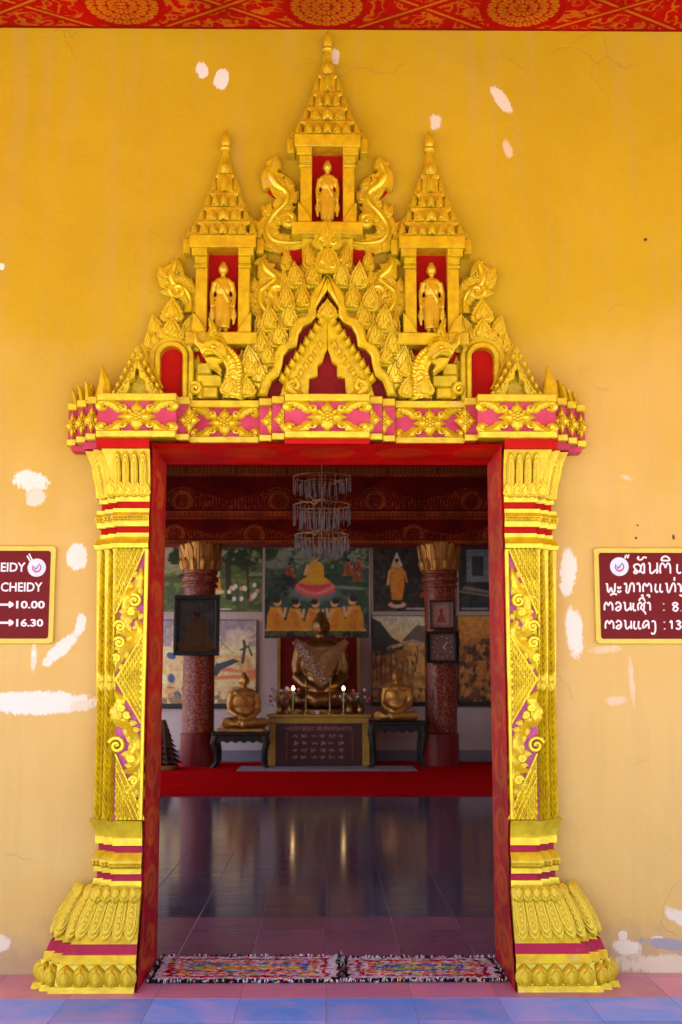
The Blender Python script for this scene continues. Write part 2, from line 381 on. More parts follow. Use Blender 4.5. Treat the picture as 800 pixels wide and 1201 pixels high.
        for i in range(m):
            c = (A[i]+B[i])/2
            for q, y in ((A[i], yb), (A[i], yf+bev), (A[i]+(c-A[i])*min(.6, bev*1.3/(np.linalg.norm(c-A[i])+1e-9)), yf), (B[i]+(c-B[i])*min(.6, bev*1.3/(np.linalg.norm(c-B[i])+1e-9)), yf), (B[i], yf+bev), (B[i], yb)): V.append((q[0], y, q[1]))
        for i in range(m-1):
            for k in range(5): F.append((i*6+k, i*6+k+1, (i+1)*6+k+1, (i+1)*6+k))
        F.append((0, 1, 2, 3, 4, 5)); F.append(tuple((m-1)*6+k for k in range(5, -1, -1)))
        return s.add(V, F)
    def build(s, name, mat, parent=None, sx=1, smooth=35, kind=None):
        V, F = s.v, s.f
        if sx < 0: V = [(-x, y, z) for x, y, z in V]; F = [q[::-1] for q in F]
        return link(name, mesh_of(name, V, F, mat, smooth), parent, kind)

def spiral(cx, cz, r0, r1, turns, a0, n=22, sgn=1):
    return [(cx+(r0+(r1-r0)*t)*math.cos(a0+sgn*turns*2*math.pi*t), cz+(r0+(r1-r0)*t)*math.sin(a0+sgn*turns*2*math.pi*t)) for t in np.linspace(0, 1, n)]
def y3(pts, y): return [(p[0], y, p[1]) for p in pts]

# small shared carved pieces: unit size, growing along +Z from the origin, relief towards -Y
LIB = {}
def lib(name, mb, mat='gold', smooth=40):
    LIB[name] = mesh_of(name, mb.v, mb.f, mat, smooth)
def bent(pts, bend):
    return [(x+bend*z*z*.35, z) for x, z in pts]
def flame_mesh(bend=0.0, plump=1.0):
    """flat crisp flame leaf: toothed outline, sunk border, raised inner drop with a mid rib and curled foot"""
    h = [(.16, 0), (.34, .03), (.47, .14), (.50, .27), (.42, .36), (.45, .45), (.37, .53), (.36, .62), (.27, .68), (.24, .77), (.15, .83), (.09, .92)]
    h = [(x*plump, z) for x, z in h]; o = h+[(0, 1.04)]+[(-x, z) for x, z in h[::-1]]
    m = MB(); m.prism(bent(o, bend), 0, -.10, .045)
    g = [(.10, .07), (.24, .10), (.33, .20), (.33, .31), (.27, .42), (.20, .55), (.12, .68), (.05, .80)]; g = [(x*plump, z) for x, z in g]
    m.prism(bent(g+[(0, .90)]+[(-x, z) for x, z in g[::-1]], bend), -.08, -.17, .05)
    m.prism(bent([(.03, .30), (.075, .42), (.05, .58), (0, .74), (-.05, .58), (-.075, .42), (-.03, .30)], bend), -.15, -.215, .03)
    for sx in (-1, 1): m.tube(y3(bent(spiral(sx*.17*plump, .19, .12, .03, 1.15, R(90), 11, -sx), bend), -.17), [.035, .035, .02], 5)
    return m
lib('flame', flame_mesh(0), 'gold', 25); lib('flame_curl', flame_mesh(.5), 'gold', 25)
def petal_mesh(rib=True):
    m = MB(); c = [(0, z) for z in np.linspace(0, 1, 15)]
    m.ribbon(c, [.36, .46, .50, .50, .48, .44, .36, .22, .03], .22, 0, 0, 1, 0, 9)
    if rib: m.ribbon([(0, .06+z*.8) for z in np.linspace(0, 1, 11)], [.16, .26, .30, .28, .22, .12, .02], .16, -.16, 0, 1, .2, 7)
    return m
lib('petal', petal_mesh(), 'gold_worn')
def tall_leaf_mesh():
    m = MB(); c = [(0, z) for z in np.linspace(0, 1, 21)]
    m.ribbon(c, [.32, .38, .42, .44, .46, .48, .49, .48, .42, .30, .05], .12, 0, .05, 7, .3, 11, .05)
    m.tube([(0, -.14, .05), (0, -.17, .5), (0, -.13, .93)], [.05, .06, .02], 5)
    for sx in (-1, 1):
        m.tube([(sx*.22, -.10, .02), (sx*.27, -.12, .5), (sx*.20, -.08, .9)], [.03, .04, .015], 5)
    return m
lib('tall_leaf', tall_leaf_mesh(), 'gold_worn')
def tongue_mesh():
    # long tongue with rounded end: raised rim, inner tongue, row of beads down the middle
    def tg(w_, z0, z1, n=8): return [(-w_*.86, z0), (w_*.86, z0)]+[(w_*(.86+.14*t), z0+(z1-w_*.9-z0)*t) for t in (.4, .75)]+[(w_*math.cos(a), z1-w_*.9+w_*.9*math.sin(a)) for a in np.linspace(0, math.pi, n)]+[(-w_*(.86+.14*t), z0+(z1-w_*.9-z0)*t) for t in (.75, .4)]
    m = MB(); m.prism(tg(.47, 0, 1), .2, -.11, .05); m.prism(tg(.33, 0, .90), -.08, -.17, .04); m.prism(tg(.17, 0, .80), -.15, -.20, .03)
    for k in range(7): m.ell((0, -.20, .10+k*.10), (.10, .045, .055), 8, 5)
    return m
lib('tongue', tongue_mesh(), 'gold_worn', 25)
def flower_mesh():
    m = MB()
    for k in range(4):
        a = k*math.pi/2
        c = [(math.sin(a)*r, math.cos(a)*r) for r in np.linspace(.05, 1, 11)]
        m.ribbon(c, [.14, .30, .36, .30, .20, .10, .02], .14, 0, .22, 3, .3, 7)
        a += math.pi/4
        c = [(math.sin(a)*r, math.cos(a)*r) for r in np.linspace(.05, .66, 8)]
        m.ribbon(c, [.12, .22, .22, .14, .02], .12, -.02, 0, 1, .3, 7)
    for k in range(6):
        a = k*math.pi/3; m.ell((math.sin(a)*.2, -.19, math.cos(a)*.2), (.13, .07, .13), 8, 5)
    m.ell((0, -.22, 0), (.13, .10, .13), 8, 6)
    return m
lib('flower', flower_mesh())
def corner_mesh():
    # leaf scroll that starts in a corner (origin) and runs along +X, +Z
    m = MB()
    m.ribbon(catmull([(0, .05), (.28, .06), (.55, .20), (.72, .42), (.95, .50), (1.0, .33)], 4), [.08, .20, .24, .21, .17, .12, .03], .15, 0, .35, 6, .3, 7)
    m.ribbon(catmull([(.05, .0), (.06, .28), (.16, .42), (.30, .36)], 4), [.08, .17, .15, .04], .13, -.01, .2, 3, .3, 7)
    m.tube(y3(spiral(.86, .34, .15, .02, 1.2, R(100), 14, -1), -.13), [.06, .05, .02], 5)
    m.ell((.12, -.12, .10), (.10, .07, .10), 8, 5)
    return m
lib('corner', corner_mesh())
def diamond_mesh():
    m = MB()
    V = [(0, 0, -.5), (.42, 0, 0), (0, 0, .5), (-.42, 0, 0)]
    V += [(x*.95, -.08, z*.95) for x, y, z in V] + [(x*.45, -.24, z*.45) for x, y, z in V]
    F = []
    for a in (0, 4):
        for i in range(4): j = (i+1)%4; F.append((a+i, a+j, a+4+j, a+4+i))
    F.append((8, 9, 10, 11)); m.add(V, F); return m
lib('diamond', diamond_mesh(), 'gold', 20)
def place(libn, name, parent, X, Y, Z, size, wide=None, ang=0, flip=1, tilt=0, deep=None, mat=None):
    me = LIB[libn]
    if mat:
        key = libn+'_'+mat
        if key not in LIB: LIB[key] = me.copy(); LIB[key].materials[0] = M[mat]
        me = LIB[key]
    o = bpy.data.objects.new(name, me); COL.objects.link(o); attach(o, parent)
    wd = size if wide is None else wide
    o.location = (X, Y, Z); o.rotation_euler = (R(tilt), R(ang), 0); o.scale = (wd*flip, size if deep is None else deep, size)
    return o

# painted canvases: a picture is worked out on a grid and stored as vertex colours
def vnoise(h, w_, cells, seed=0, octv=4):
    rs = np.random.RandomState(seed); out = np.zeros((h, w_)); amp = 1; tot = 0
    for o in range(octv):
        ch = max(2, int(cells*2**o*h/max(h, w_)))+2; cw = max(2, int(cells*2**o*w_/max(h, w_)))+2; g = rs.rand(ch, cw)
        yy = np.linspace(0, ch-1.001, h); xx = np.linspace(0, cw-1.001, w_); yi = yy.astype(int); xi = xx.astype(int)
        fy = (yy-yi)[:, None]; fx = (xx-xi)[None]; fy = fy*fy*(3-2*fy); fx = fx*fx*(3-2*fx)
        a = g[yi][:, xi]; b = g[yi][:, xi+1]; c = g[yi+1][:, xi]; d = g[yi+1][:, xi+1]
        out += amp*((a*(1-fx)+b*fx)*(1-fy)+(c*(1-fx)+d*fx)*fy); tot += amp; amp *= .55
    return out/tot
class Canvas:
    """u to the right 0..1, v up 0..1; colours sRGB 0..255"""
    def __init__(s, W, H, col, aspect):
        s.W, s.H, s.a = W, H, aspect; s.img = np.zeros((H, W, 3))+np.array(col, float)
        s.u, s.v = np.meshgrid(np.linspace(0, 1, W), np.linspace(0, 1, H))
    def blend(s, mask, col):
        mask = np.clip(mask, 0, 1)[..., None]; s.img = s.img*(1-mask)+np.array(col, float)*mask
    def grad(s, top, bot, v0=0, v1=1):
        t = np.clip((s.v-v0)/(v1-v0), 0, 1)[..., None]; s.blend(((s.v >= v0)&(s.v <= v1))*1.0, (0, 0, 0))
        m = ((s.v >= v0)&(s.v <= v1))[..., None]; s.img = np.where(m, np.array(bot, float)*(1-t)+np.array(top, float)*t, s.img)
    def ell(s, u, v, ru, rv, col, rot=0, soft=.15, al=1):
        du = (s.u-u)*s.a; dv = s.v-v; c, q = math.cos(R(rot)), math.sin(R(rot)); ru *= s.a
        d = np.sqrt(((du*c+dv*q)/ru)**2+((dv*c-du*q)/rv)**2); s.blend(al*np.clip((1-d)/soft+.5, 0, 1), col)
    def poly(s, pts, col, al=1):
        ins = np.zeros_like(s.u, bool); n = len(pts)
        for i in range(n):
            (x0, y0), (x1, y1) = pts[i], pts[(i+1)%n]
            if y0 == y1: continue
            c = (s.v < y0) != (s.v < y1); xi = x0+(s.v-y0)/(y1-y0)*(x1-x0); ins ^= c & (s.u < xi)
        s.blend(ins*al, col)
    def line(s, pts, wd, col, al=1):
        for (x0, y0), (x1, y1) in zip(pts[:-1], pts[1:]):
            ax, ay, bx, by = x0*s.a, y0, x1*s.a, y1; px, py = s.u*s.a-ax, s.v-ay; L2 = (bx-ax)**2+(by-ay)**2+1e-12
            t = np.clip((px*(bx-ax)+py*(by-ay))/L2, 0, 1); d = np.hypot(px-t*(bx-ax), py-t*(by-ay)); s.blend(al*np.clip((wd-d)/(wd*.5)+.5, 0, 1), col)
    def mottle(s, seed, cells, amt):
        s.img = np.clip(s.img*(1+amt*(vnoise(s.H, s.W, cells, seed)-.5)[..., None]*2), 0, 255)
    def foliage(s, seed, cells, thr, col, region=None, al=1):
        m = np.clip((vnoise(s.H, s.W, cells, seed, 5)-thr)*14, 0, 1)
        if region is not None: m = m*region
        s.blend(m*al, col)
def canvas_mesh(name, cv, o, ux, vx, mat='mural', disp=None):
    """o origin, ux/vx full edge vectors"""
    H, W = cv.H, cv.W; o = np.array(o, float); ux = np.array(ux, float); vx = np.array(vx, float)
    pts = o+cv.u[..., None]*ux+cv.v[..., None]*vx
    if disp is not None:
        nrm = np.cross(ux, vx); nrm /= np.linalg.norm(nrm); pts = pts+nrm*disp[..., None]
    idx = np.arange(H*W).reshape(H, W); q = np.stack([idx[:-1, :-1], idx[:-1, 1:], idx[1:, 1:], idx[1:, :-1]], -1).reshape(-1, 4)
    me = bpy.data.meshes.new(name); me.vertices.add(H*W); me.vertices.foreach_set('co', pts.reshape(-1))
    nq = len(q); me.loops.add(nq*4); me.loops.foreach_set('vertex_index', q.reshape(-1).astype(np.int32))
    me.polygons.add(nq); me.polygons.foreach_set('loop_start', np.arange(0, nq*4, 4, dtype=np.int32))
    me.update(calc_edges=True); me.validate()
    ca = me.color_attributes.new('Col', 'FLOAT_COLOR', 'POINT')
    c4 = np.ones((H*W, 4), np.float32); c4[:, :3] = s2l(np.clip(cv.img, 0, 255)).reshape(-1, 3); ca.data.foreach_set('color', c4.reshape(-1))
    me.materials.append(M[mat]); me.polygons.foreach_set('use_smooth', [True]*nq); return me

def blob(name, prims, voxel, mat, parent=None, smooth_it=4):
    """one continuous body grown from overlapping rounded volumes"""
    mb = MB()
    for p in prims:
        if p[0] == 'e': mb.ell(p[1], p[2], 16, 12)
        elif p[0] == 't': mb.tube(p[1], p[2], 10, p[3] if len(p) > 3 else 1.0)
        elif p[0] == 'b': mb.box(*p[1])
    me = mesh_of(name+'_src', mb.v, mb.f, mat, 0); tmp = bpy.data.objects.new('tmp', me); COL.objects.link(tmp)
    md = tmp.modifiers.new('r', 'REMESH'); md.mode = 'VOXEL'; md.voxel_size = voxel
    if smooth_it:
        sm = tmp.modifiers.new('s', 'SMOOTH'); sm.factor = .5; sm.iterations = smooth_it
    dg = bpy.context.evaluated_depsgraph_get(); out = bpy.data.meshes.new_from_object(tmp.evaluated_get(dg))
    bpy.data.objects.remove(tmp); bpy.data.meshes.remove(me); out.name = name
    out.materials.clear(); out.materials.append(M[mat]); out.polygons.foreach_set('use_smooth', [True]*len(out.polygons))
    return out

# ================================================================== SETTING
# ground outside, sunlit
tag(MB().box(-400, 400, -400, -4.6, -.50, -.30).box(-400, -9.5, -4.6, 400, -.5, -.30).box(9.5, 400, -4.6, 400, -.5, -.30).box(-9.5, 9.5, 30, 400, -.5, -.30)
    .build('ground', 'ground', None, 1, 0), kind='structure')
TL = .413; ROW0 = -.5                       # tile size, front edge of the pink border row
pf = MB().box(-9.5, 9.5, -4.6, 0.0, -.3, -.0025).box(-9.6, 9.6, -5.0, -4.6, -.3, -.15).build('porch_floor', 'grout', None, 1, 0); tag(pf, kind='structure')
HALL_X, HALL_Y0, HALL_Y1, HALL_H = 5.2, .33, 17.7, 6.2
hf = MB().box(-.925, .925, 0.0, .33, -.3, -.0025).box(-HALL_X, HALL_X, .33, HALL_Y1, -.3, -.0026).build('hall_floor', 'grout', None, 1, 0); tag(hf, kind='structure')
# tiles one by one where they show
def tile_mesh(name, mat, dx=TL, dy=TL):
    g = .0016; m = MB(); a, b = dx/2-g, dy/2-g; e = .0015
    m.loft([[(-a, -b, -.0024), (a, -b, -.0024), (a, b, -.0024), (-a, b, -.0024)], [(-a, -b, -.0008), (a, -b, -.0008), (a, b, -.0008), (-a, b, -.0008)],
            [(-a+e, -b+e, 0), (a-e, -b+e, 0), (a-e, b-e, 0), (-a+e, b-e, 0)]]); return mesh_of(name, m.v, m.f, mat, 0)
tm = {k: tile_mesh('floor_tile', k) for k in ('tile_blue', 'tile_pink', 'tile_hall', 'tile_pink_shade')}
def put_tile(me, x, y, parent):
    o = bpy.data.objects.new('floor_tile', me); COL.objects.link(o); attach(o, parent)
    o.location = (x, y, random.uniform(-.0003, 0)); o.rotation_euler = (R(random.gauss(0, .02)), R(random.gauss(0, .02)), 0)
thr = tile_mesh('floor_tile', 'tile_pink', TL, .5-TL*1)     # cut row against the wall
half = TL/2
for r in range(-3, 1):                      # porch rows
    for c in range(-6, 6):
        put_tile(tm['tile_pink'] if r == 0 else tm['tile_blue'], c*TL+half, ROW0+r*TL+half, pf)
for c in range(-6, 6): put_tile(thr, c*TL+half, (ROW0+TL)/2, pf)
FAR_ROW = 12
for r in range(0, FAR_ROW):
    y0 = r*TL
    if r == 0: cols, dx = range(-2, 2), .925/2
    else: cols = range(-(3+r//3), 3+r//3)
    for c in cols:
        if r == 0:
            if 'dr' not in tm: tm['dr'] = tile_mesh('floor_tile', 'tile_pink', .925/2, .33)
            put_tile(tm['dr'], c*.925/2+.925/4, .165, hf)
        else: put_tile(tm['tile_pink_shade'] if r < 4 else tm['tile_hall'], c*TL+half, .33+(r-1)*TL+half, hf)
YF = .33+(FAR_ROW-1)*TL
far = MB().box(-HALL_X, HALL_X, YF+.002, HALL_Y1, -.0024, 0).build('floor_paving', 'hall_floor', hf, 1, 0)
# hall shell: side walls with unseen window openings sized to light it, rear wall, ceiling
def side_wall(s, lab):
    wins = ((1.2, 3.8), (4.6, 7.2), (8.0, 10.6), (11.4, 14.0), (14.6, 17.2)) if s < 0 else ((1.2, 3.8), (8.4, 10.2))
    m = MB(); x0, x1 = s*HALL_X, s*(HALL_X+.3); Y = .33
    for a in wins:
        m.box(x0, x1, Y, a[0], -.3, HALL_H); m.box(x0, x1, a[0], a[1], -.3, .3); m.box(x0, x1, a[0], a[1], 4.6, HALL_H); Y = a[1]
    m.box(x0, x1, Y, HALL_Y1+.3, -.3, HALL_H)
    tag(m.build('side_wall', 'white_plaster', None, 1, 0), lab, 'wall')
side_wall(-1, 'left side wall of the dim hall with window openings, out of sight'); side_wall(1, 'right side wall of the dim hall with window openings, out of sight')
rw = thing('rear_wall', 'pinkish white plaster wall at the back of the hall behind the paintings', 'wall', (0, HALL_Y1, 0))
MB().box(-HALL_X, HALL_X, HALL_Y1, HALL_Y1+.3, 0, HALL_H).build('plaster', 'white_plaster', rw, 1, 0)
MB().box(-HALL_X, HALL_X, HALL_Y1-.03, HALL_Y1-.001, 0, .20).build('skirting', 'gray_base', rw, 1, 0)
tag(MB().box(-HALL_X-.3, HALL_X+.3, 0.31, HALL_Y1+.3, HALL_H, HALL_H+.2).build('hall_ceiling', 'red_dark', None, 1, 0), kind='structure')

# ---- front wall of the temple with the door opening
DW, DH = .925, 2.745                        # half width and height of the opening
fw = thing('front_wall', 'yellow painted plaster wall with white filler patches around the temple doorway', 'wall', (0, 0, 0))
m = MB(); xs = list(np.linspace(-9.5, -DW-.012, 2))
m.box(-9.5, -DW-.012, 0, .31, -.3, 6.0).box(DW+.012, 9.5, 0, .31, -.3, 6.0).box(-DW-.012, DW+.012, 0, .31, DH+.012, 6.0)
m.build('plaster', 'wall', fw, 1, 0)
MB().box(-HALL_X, -DW-.012, .311, .33, 0, HALL_H).box(DW+.012, HALL_X, .311, .33, 0, HALL_H).box(-DW-.012, DW+.012, .311, .33, DH+.012, HALL_H).build('inner_plaster', 'white_plaster', fw, 1, 0)
# ---- porch ceiling, red with gold stencils
CZ = PZ(35, 0)
pc = MB().box(-9.5, 9.5, -5.4, -.901, CZ, CZ+.25).box(-9.5, 9.5, -5.6, -5.4, 4.0, CZ+.25).box(-9.5, 9.5, -.901, -.0005, CZ+.01, CZ+.25).build('porch_ceiling', 'red', None, 1, 0); tag(pc, kind='structure')  # unseen outer ceiling and dropped eave added to narrow the light on the wall
def medallions(cv, w_, h_, centres, rad, seed=1, gold=(178, 104, 18), redc=(158, 9, 7), bg=True, al=1.0):
    X = cv.u*w_; Y = cv.v*h_
    if bg:   # leafy filling between the medallions
        t = vnoise(cv.H, cv.W, 60*w_/4, seed, 2); t2 = vnoise(cv.H, cv.W, 46*w_/4, seed+5, 2)
        cv.blend((np.abs(t-.5) < .055)*.85*al, gold); cv.blend((np.abs(t2-.5) < .035)*.7*al, gold)
    for (cx, cy_) in centres:
        d = np.hypot(X-cx, Y-cy_); a = np.arctan2(Y-cy_, X-cx)
        for off in (-1, 1):            # diagonal ribs that frame the medallion
            for k in (0, 1):
                q = np.abs((X-cx)*.62+off*(Y-cy_)-off*rad*.0-(k*2-1)*rad*1.75)
                if bg: cv.blend((q < rad*.05)*al, gold); cv.blend(((q > rad*.05)&(q < rad*.16))*al, redc)
        cv.blend((d < rad*1.22)*al, redc)
        for (r0, r1, n) in ((0, .16, 1), (.20, .42, 8), (.46, .72, 14), (.76, 1.0, 22)):
            p = ((a/(2*math.pi)*n) % 1.0)-.5; f = (d/rad-r0)/(r1-r0); wdt = np.sqrt(np.clip(1-(2*f-1.1)**2*.7, 0, 1))*.46
            inside = (f > 0)&(f < 1)&(np.abs(p) < wdt); vein = (np.abs(p) < .07)&(f > .15)&(f < .8)
            cv.blend((inside & ~vein)*al, gold)
cw_, ch_ = 5.2, .90
cv = Canvas(870, 150, (164, 9, 8), cw_/ch_); mx = [PX(p, 5, -.2)+cw_/2 for p in (145-240, 145, 383, 612, 612+232)]
medallions(cv, cw_, ch_, [(x, ch_-.245) for x in mx], .20, 3)
cv.blend((cv.v*ch_ > ch_-.03)*1.0, (140, 8, 8)); cv.mottle(4, 20, .18)
link('ceiling_stencil', canvas_mesh('ceiling_stencil', cv, (-cw_/2, -.9, CZ), (cw_, 0, 0), (0, .9-.0005, 0), 'stencil'), pc)
me = pc.children[0].data; me.flip_normals()

# ================================================================== PILASTERS AND DOOR FRAME
def yfb(py): return float(np.interp(py, [0, 1040, 1107, 1167], [-.22, -.22, -.335, -.40]))
XL0 = -PX(112.0, 800, -.15)                 # outer edge of the shaft
K_ = MPP(-.15)
XIN = DW+.012
LV = [  # name, py top, py bottom, outward px at top/bottom, forward m top/bottom, material, curve
 ('capital_bell', 528, 582, 14, 1, .055, .0, 'gold_worn', .45), ('fillet', 582, 589, -3, -3, .014, .014, 'gold', 1),
 ('red_band', 589, 597, -6, -6, 0, 0, 'red', 1), ('fillet', 597, 601.5, 0, 0, .018, .018, 'gold', 1), ('cavetto', 601.5, 606, 0, 2, .016, .028, 'gold', 1),
 ('rope_band', 606, 612.5, 3, 1, .034, .026, 'gold_worn', 1), ('fillet', 612.5, 618, 0, 0, .022, .022, 'gold', 1), ('red_band', 618, 625.5, -5, -5, 0, 0, 'red', 1),
 ('fillet', 625.5, 630, -4, -4, .016, .016, 'gold', 1), ('cavetto', 630, 638, -1, 4, .010, .030, 'gold', 1.6), ('fillet', 638, 643, 4, 2, .034, .030, 'gold', 1),
 ('shaft', 643, 962, 0, 1, -.012, -.012, 'gold_worn', 1),
 ('ovolo', 962, 982.5, 10, 2, .050, .018, 'gold', .6), ('fillet', 982.5, 991, 2, 2, .020, .020, 'gold', 1), ('red_band', 991, 999.5, -2, -2, 0, 0, 'crimson', 1),
 ('ogee', 999.5, 1011, 1, 7, .012, .036, 'gold_worn', .8), ('rope_band', 1011, 1018, 7, 5, .036, .030, 'gold_worn', 1), ('fillet', 1018, 1024, 4, 4, .026, .026, 'gold', 1), ('red_band', 1024, 1032.5, 0, 0, .002, .002, 'crimson', 1),
 ('fillet', 1032.5, 1040, 4, 6, .016, .018, 'gold', 1), ('lotus_bell', 1040, 1107, 11, 51, 0, 0, 'gold_worn', 1.15),
 ('red_band', 1107, 1119.5, 55, 60, -.006, -.006, 'crimson', 1), ('slab', 1119.5, 1130, 62, 64, .004, .012, 'gold', 1),
 ('lotus_drum', 1130, 1156.5, 66, 70, -.006, -.004, 'gold_worn', 1), ('plinth', 1156.5, 1172, 76, 79, .008, .010, 'gold', 1)]
ST, SD = .052, .050
def plan(xl, yf):
    """stepped corner plan, from the inner edge round to the wall"""
    return [(XIN, .0), (XIN, yf), (xl-2*ST, yf), (xl-2*ST, yf+SD), (xl-ST, yf+SD), (xl-ST, yf+2*SD), (xl, yf+2*SD), (xl, .0)]
def zpy(py): return max(0.0, PZ(py, yfb(py)))
JP = []
def pilaster(s, label):
    root = thing('pilaster', label, 'pilaster', (s*1.1, -.1, 0), 'carved pilasters beside the doorway')
    for (nm, p0, p1, o0, o1, f0, f1, mt, cu) in LV:
        n = 8 if cu != 1 else 1; rings = []; z0, z1 = zpy(p0), (0.0 if nm == 'plinth' else zpy(p1))
        for i in range(n+1):
            t = i/n; tt = t**cu if cu >= 1 else 1-(1-t)**(1/cu)
            yf = yfb(p0)*(1-tt)+yfb(p1)*tt-(f0+(f1-f0)*tt); xl = -PX(112-(o0+(o1-o0)*tt), p0+(p1-p0)*t, yf+1.2*SD); z = z0+(z1-z0)*t
            rings.append([(x, y, z) for x, y in plan(xl, yf)])
            if s > 0: JP.append((yf, z))
        rings = rings[::-1]
        m = MB(); m.loft(rings); m.build(nm, mt, root, s, 30)
    # ropes
    for (p0, p1, ex, dz) in ((606, 612.5, 2, 0), (1011, 1018, 6, 0)):
        z = (zpy(p0)+zpy(p1))/2; yf = yfb(p0)-.034; rr = (zpy(p0)-zpy(p1))*.42; x1 = -PX(112-ex, p0, yf+1.2*SD)-2*ST
        m = MB(); nk = 15
        for k in range(nk):
            x = XIN+.006+(x1-XIN-.01)*(k+.5)/nk; m.ell((x, yf, z), ((x1-XIN)/nk*.62, .012, rr), 8, 5)
        for st in (1, 2):
            for k in range(3): m.ell((x1+(st-1)*ST+ST*(k+.5)/3, yf+st*SD, z), (ST/3*.62, .012, rr), 8, 5)
        m.build('rope_beads', 'gold_worn', root, s, 40, 'stuff')
    # capital: standing leaves that curl outward, small leaves at their foot
    zb, zt = zpy(583), zpy(530); h = zt-zb; nl = 4; x1 = XL0-2*ST+.01
    for k in range(nl):
        x = XIN+.012+(x1-XIN)*(k+.5)/nl; place('tongue', 'capital_leaf', root, s*x, -.224, zb, h*.99, (x1-XIN)/nl*.98, 0, 1, 13, .13)
    for st, (x, yy, an) in enumerate(((XL0-1.5*ST+.004, -.176, 7), (XL0-.5*ST+.004, -.126, 11), (XL0-.004, -.07, 13))):
        place('tongue', 'capital_leaf', root, s*x, yy, zb, h*.98, .062, s*an, 1, 12, .12)
    for k in range(5):
        x = XIN+.01+(x1-XIN)*(k)/4.2+.02; place('flame', 'capital_leaf', root, s*x, -.238, zb+.002, h*.36, .075, 0, 1, 8, .09)
    # lotus bell: long hanging petals
    zt2, zb2 = zpy(1041), zpy(1106); L = math.hypot(zt2-zb2, .115)
    for k in range(5):
        t = (k+.5)/5; xt = XIN+.01+t*(XL0+.05-2*ST-XIN); xb = XIN+.01+t*(-PX(112-51, 1107, -.30)-2*ST-XIN); an = math.degrees(math.atan2(xb-xt, zt2-zb2))
        place('tongue', 'bell_petal', root, s*xt, -.228, zt2, L*.99, .080, 180-s*an, 1, 21, .14)
        place('petal', 'bell_leaf', root, s*(xt+.0), -.252, zt2+.005, L*.30, .074, 180-s*an*.5, 1, 20, .10)
    for st, (o, yy) in enumerate(((-1.4*ST+.05, -.19), (-.5*ST+.06, -.14), (.055, -.08))):
        place('tongue', 'bell_petal', root, s*(XL0+o), yy, zt2, L*1.04, .075, 180-s*(23+st*3), 1, 20, .15)
        place('petal', 'bell_leaf', root, s*(XL0+o), yy-.012, zt2+.005, L*.3, .07, 180-s*16, 1, 20, .1)
    # lotus drum: row of upright petals
    zt3, zb3 = zpy(1131), zpy(1156); xo = -PX(112-68, 1145, -.34)
    for k in range(5):
        x = XIN+.0+(xo-2*ST-XIN)*(k+.42)/5+.004; place('petal', 'lotus_petal', root, s*x, -.372, zb3, (zt3-zb3)*1.02, .088, 0, 1, 0, .15)
    for st, (x, yy) in enumerate(((xo-1.5*ST+.01, -.33), (xo-.45*ST, -.275), (xo+.012, -.20))):
        place('petal', 'lotus_petal', root, s*x, yy, zb3, (zt3-zb3), .085, 0, 1, 0, .15)
    # ---- carved shaft
    yF = -.208
    def sp_(px, py): return (-PX(px, py, yF), PZ(py, yF))        # measured on the left pilaster, outward positive
    zt4, zb4 = PZ(643.5, yF)-.001, PZ(961.5, yF)+.001
    xi, xm = XIN+.0, -PX(136, 800, yF)
    MB().bbox(xi, xi+.020, -.20, -.236, zb4, zt4, .004).build('edge_strip', 'gold', root, s)
    MB().box(xi+.0205, xm-.002, -.2, -.2106, zb4, zt4).build('pink_field', 'lilac', root, s, 0)
    # braided corner strips, two steps back
    for st in (0, 1, 2):
        x0 = XL0-2*ST+(st-1)*ST+.004 if st else xm-.004; x1b = XL0-2*ST+.002 if st == 0 else XL0-2*ST+st*ST-.002
        ybk = -.206+SD*st; m = MB(); n = 36; xc = (x0+x1b)/2; hw = (x1b-x0)/2
        for k in range(n):
            z = zb4+(zt4-zb4)*(k+.5)/n; dz = (zt4-zb4)/n
            if abs(z-PZ(800, yF)) < .045: continue
            for sg in (-1, 1):
                m.ribbon([(xc+sg*hw*.05, z-dz*.75), (xc+sg*hw*.5, z+dz*.05), (xc+sg*hw*.92, z+dz*.95)], [.004, hw*.52, .003], .017, ybk, 0, 1, .2, 5)
        m.build('braid', 'gold', root, s, 40, 'stuff')
        zc = PZ(800, yF)
        for sg in (0, 180):
            place('flame', 'braid_knot', root, s*xc, ybk-.004, zc, .05, hw*2.0, sg, 1, 0, .06)
    # gold diaper fields and pink fields with scrolls
    G = [[(170.3, 644), (136, 644), (136, 720)], [(170.3, 742), (136.5, 797), (170.3, 855)], [(136, 884), (136, 961.5), (170.3, 961.5)]]
    bandw = .011
    for gi, tri in enumerate(G):
        T_ = [sp_(*q) for q in tri]; m = MB(); m.prism(T_, -.205, -.222, .003); m.build('diaper_field', 'gold', root, s, 25)
        m = MB(); xs_ = [q[0] for q in T_]; zs_ = [q[1] for q in T_]; ctr = (sum(xs_)/3, sum(zs_)/3)
        def inside(x, z):
            sg = []
            for i in range(3):
                a, b = T_[i], T_[(i+1)%3]; sg.append((b[0]-a[0])*(z-a[1])-(b[1]-a[1])*(x-a[0]))
            return min(sg) > 0 or max(sg) < 0
        step = .021; sl = 1.62
        for i in range(-30, 31):
            for j in range(-40, 41):
                dgn = i*step; x = ctr[0]+dgn*.5+(j%2)*0; x = ctr[0]+(i+.5*(j%2))*step; z = ctr[1]+j*step*.9
                xs2 = (x-ctr[0])*1.10+ctr[0]
                if inside(xs2, z) and xs2 > XIN+.026: m.ribbon([(xs2-.002, z-.014), (xs2, z), (xs2+.002, z+.014)], [.003, .0105, .002], .012, -.221, 0, 1, .2, 5)
        m.build('diaper_scales', 'gold', root, s, 40, 'stuff')
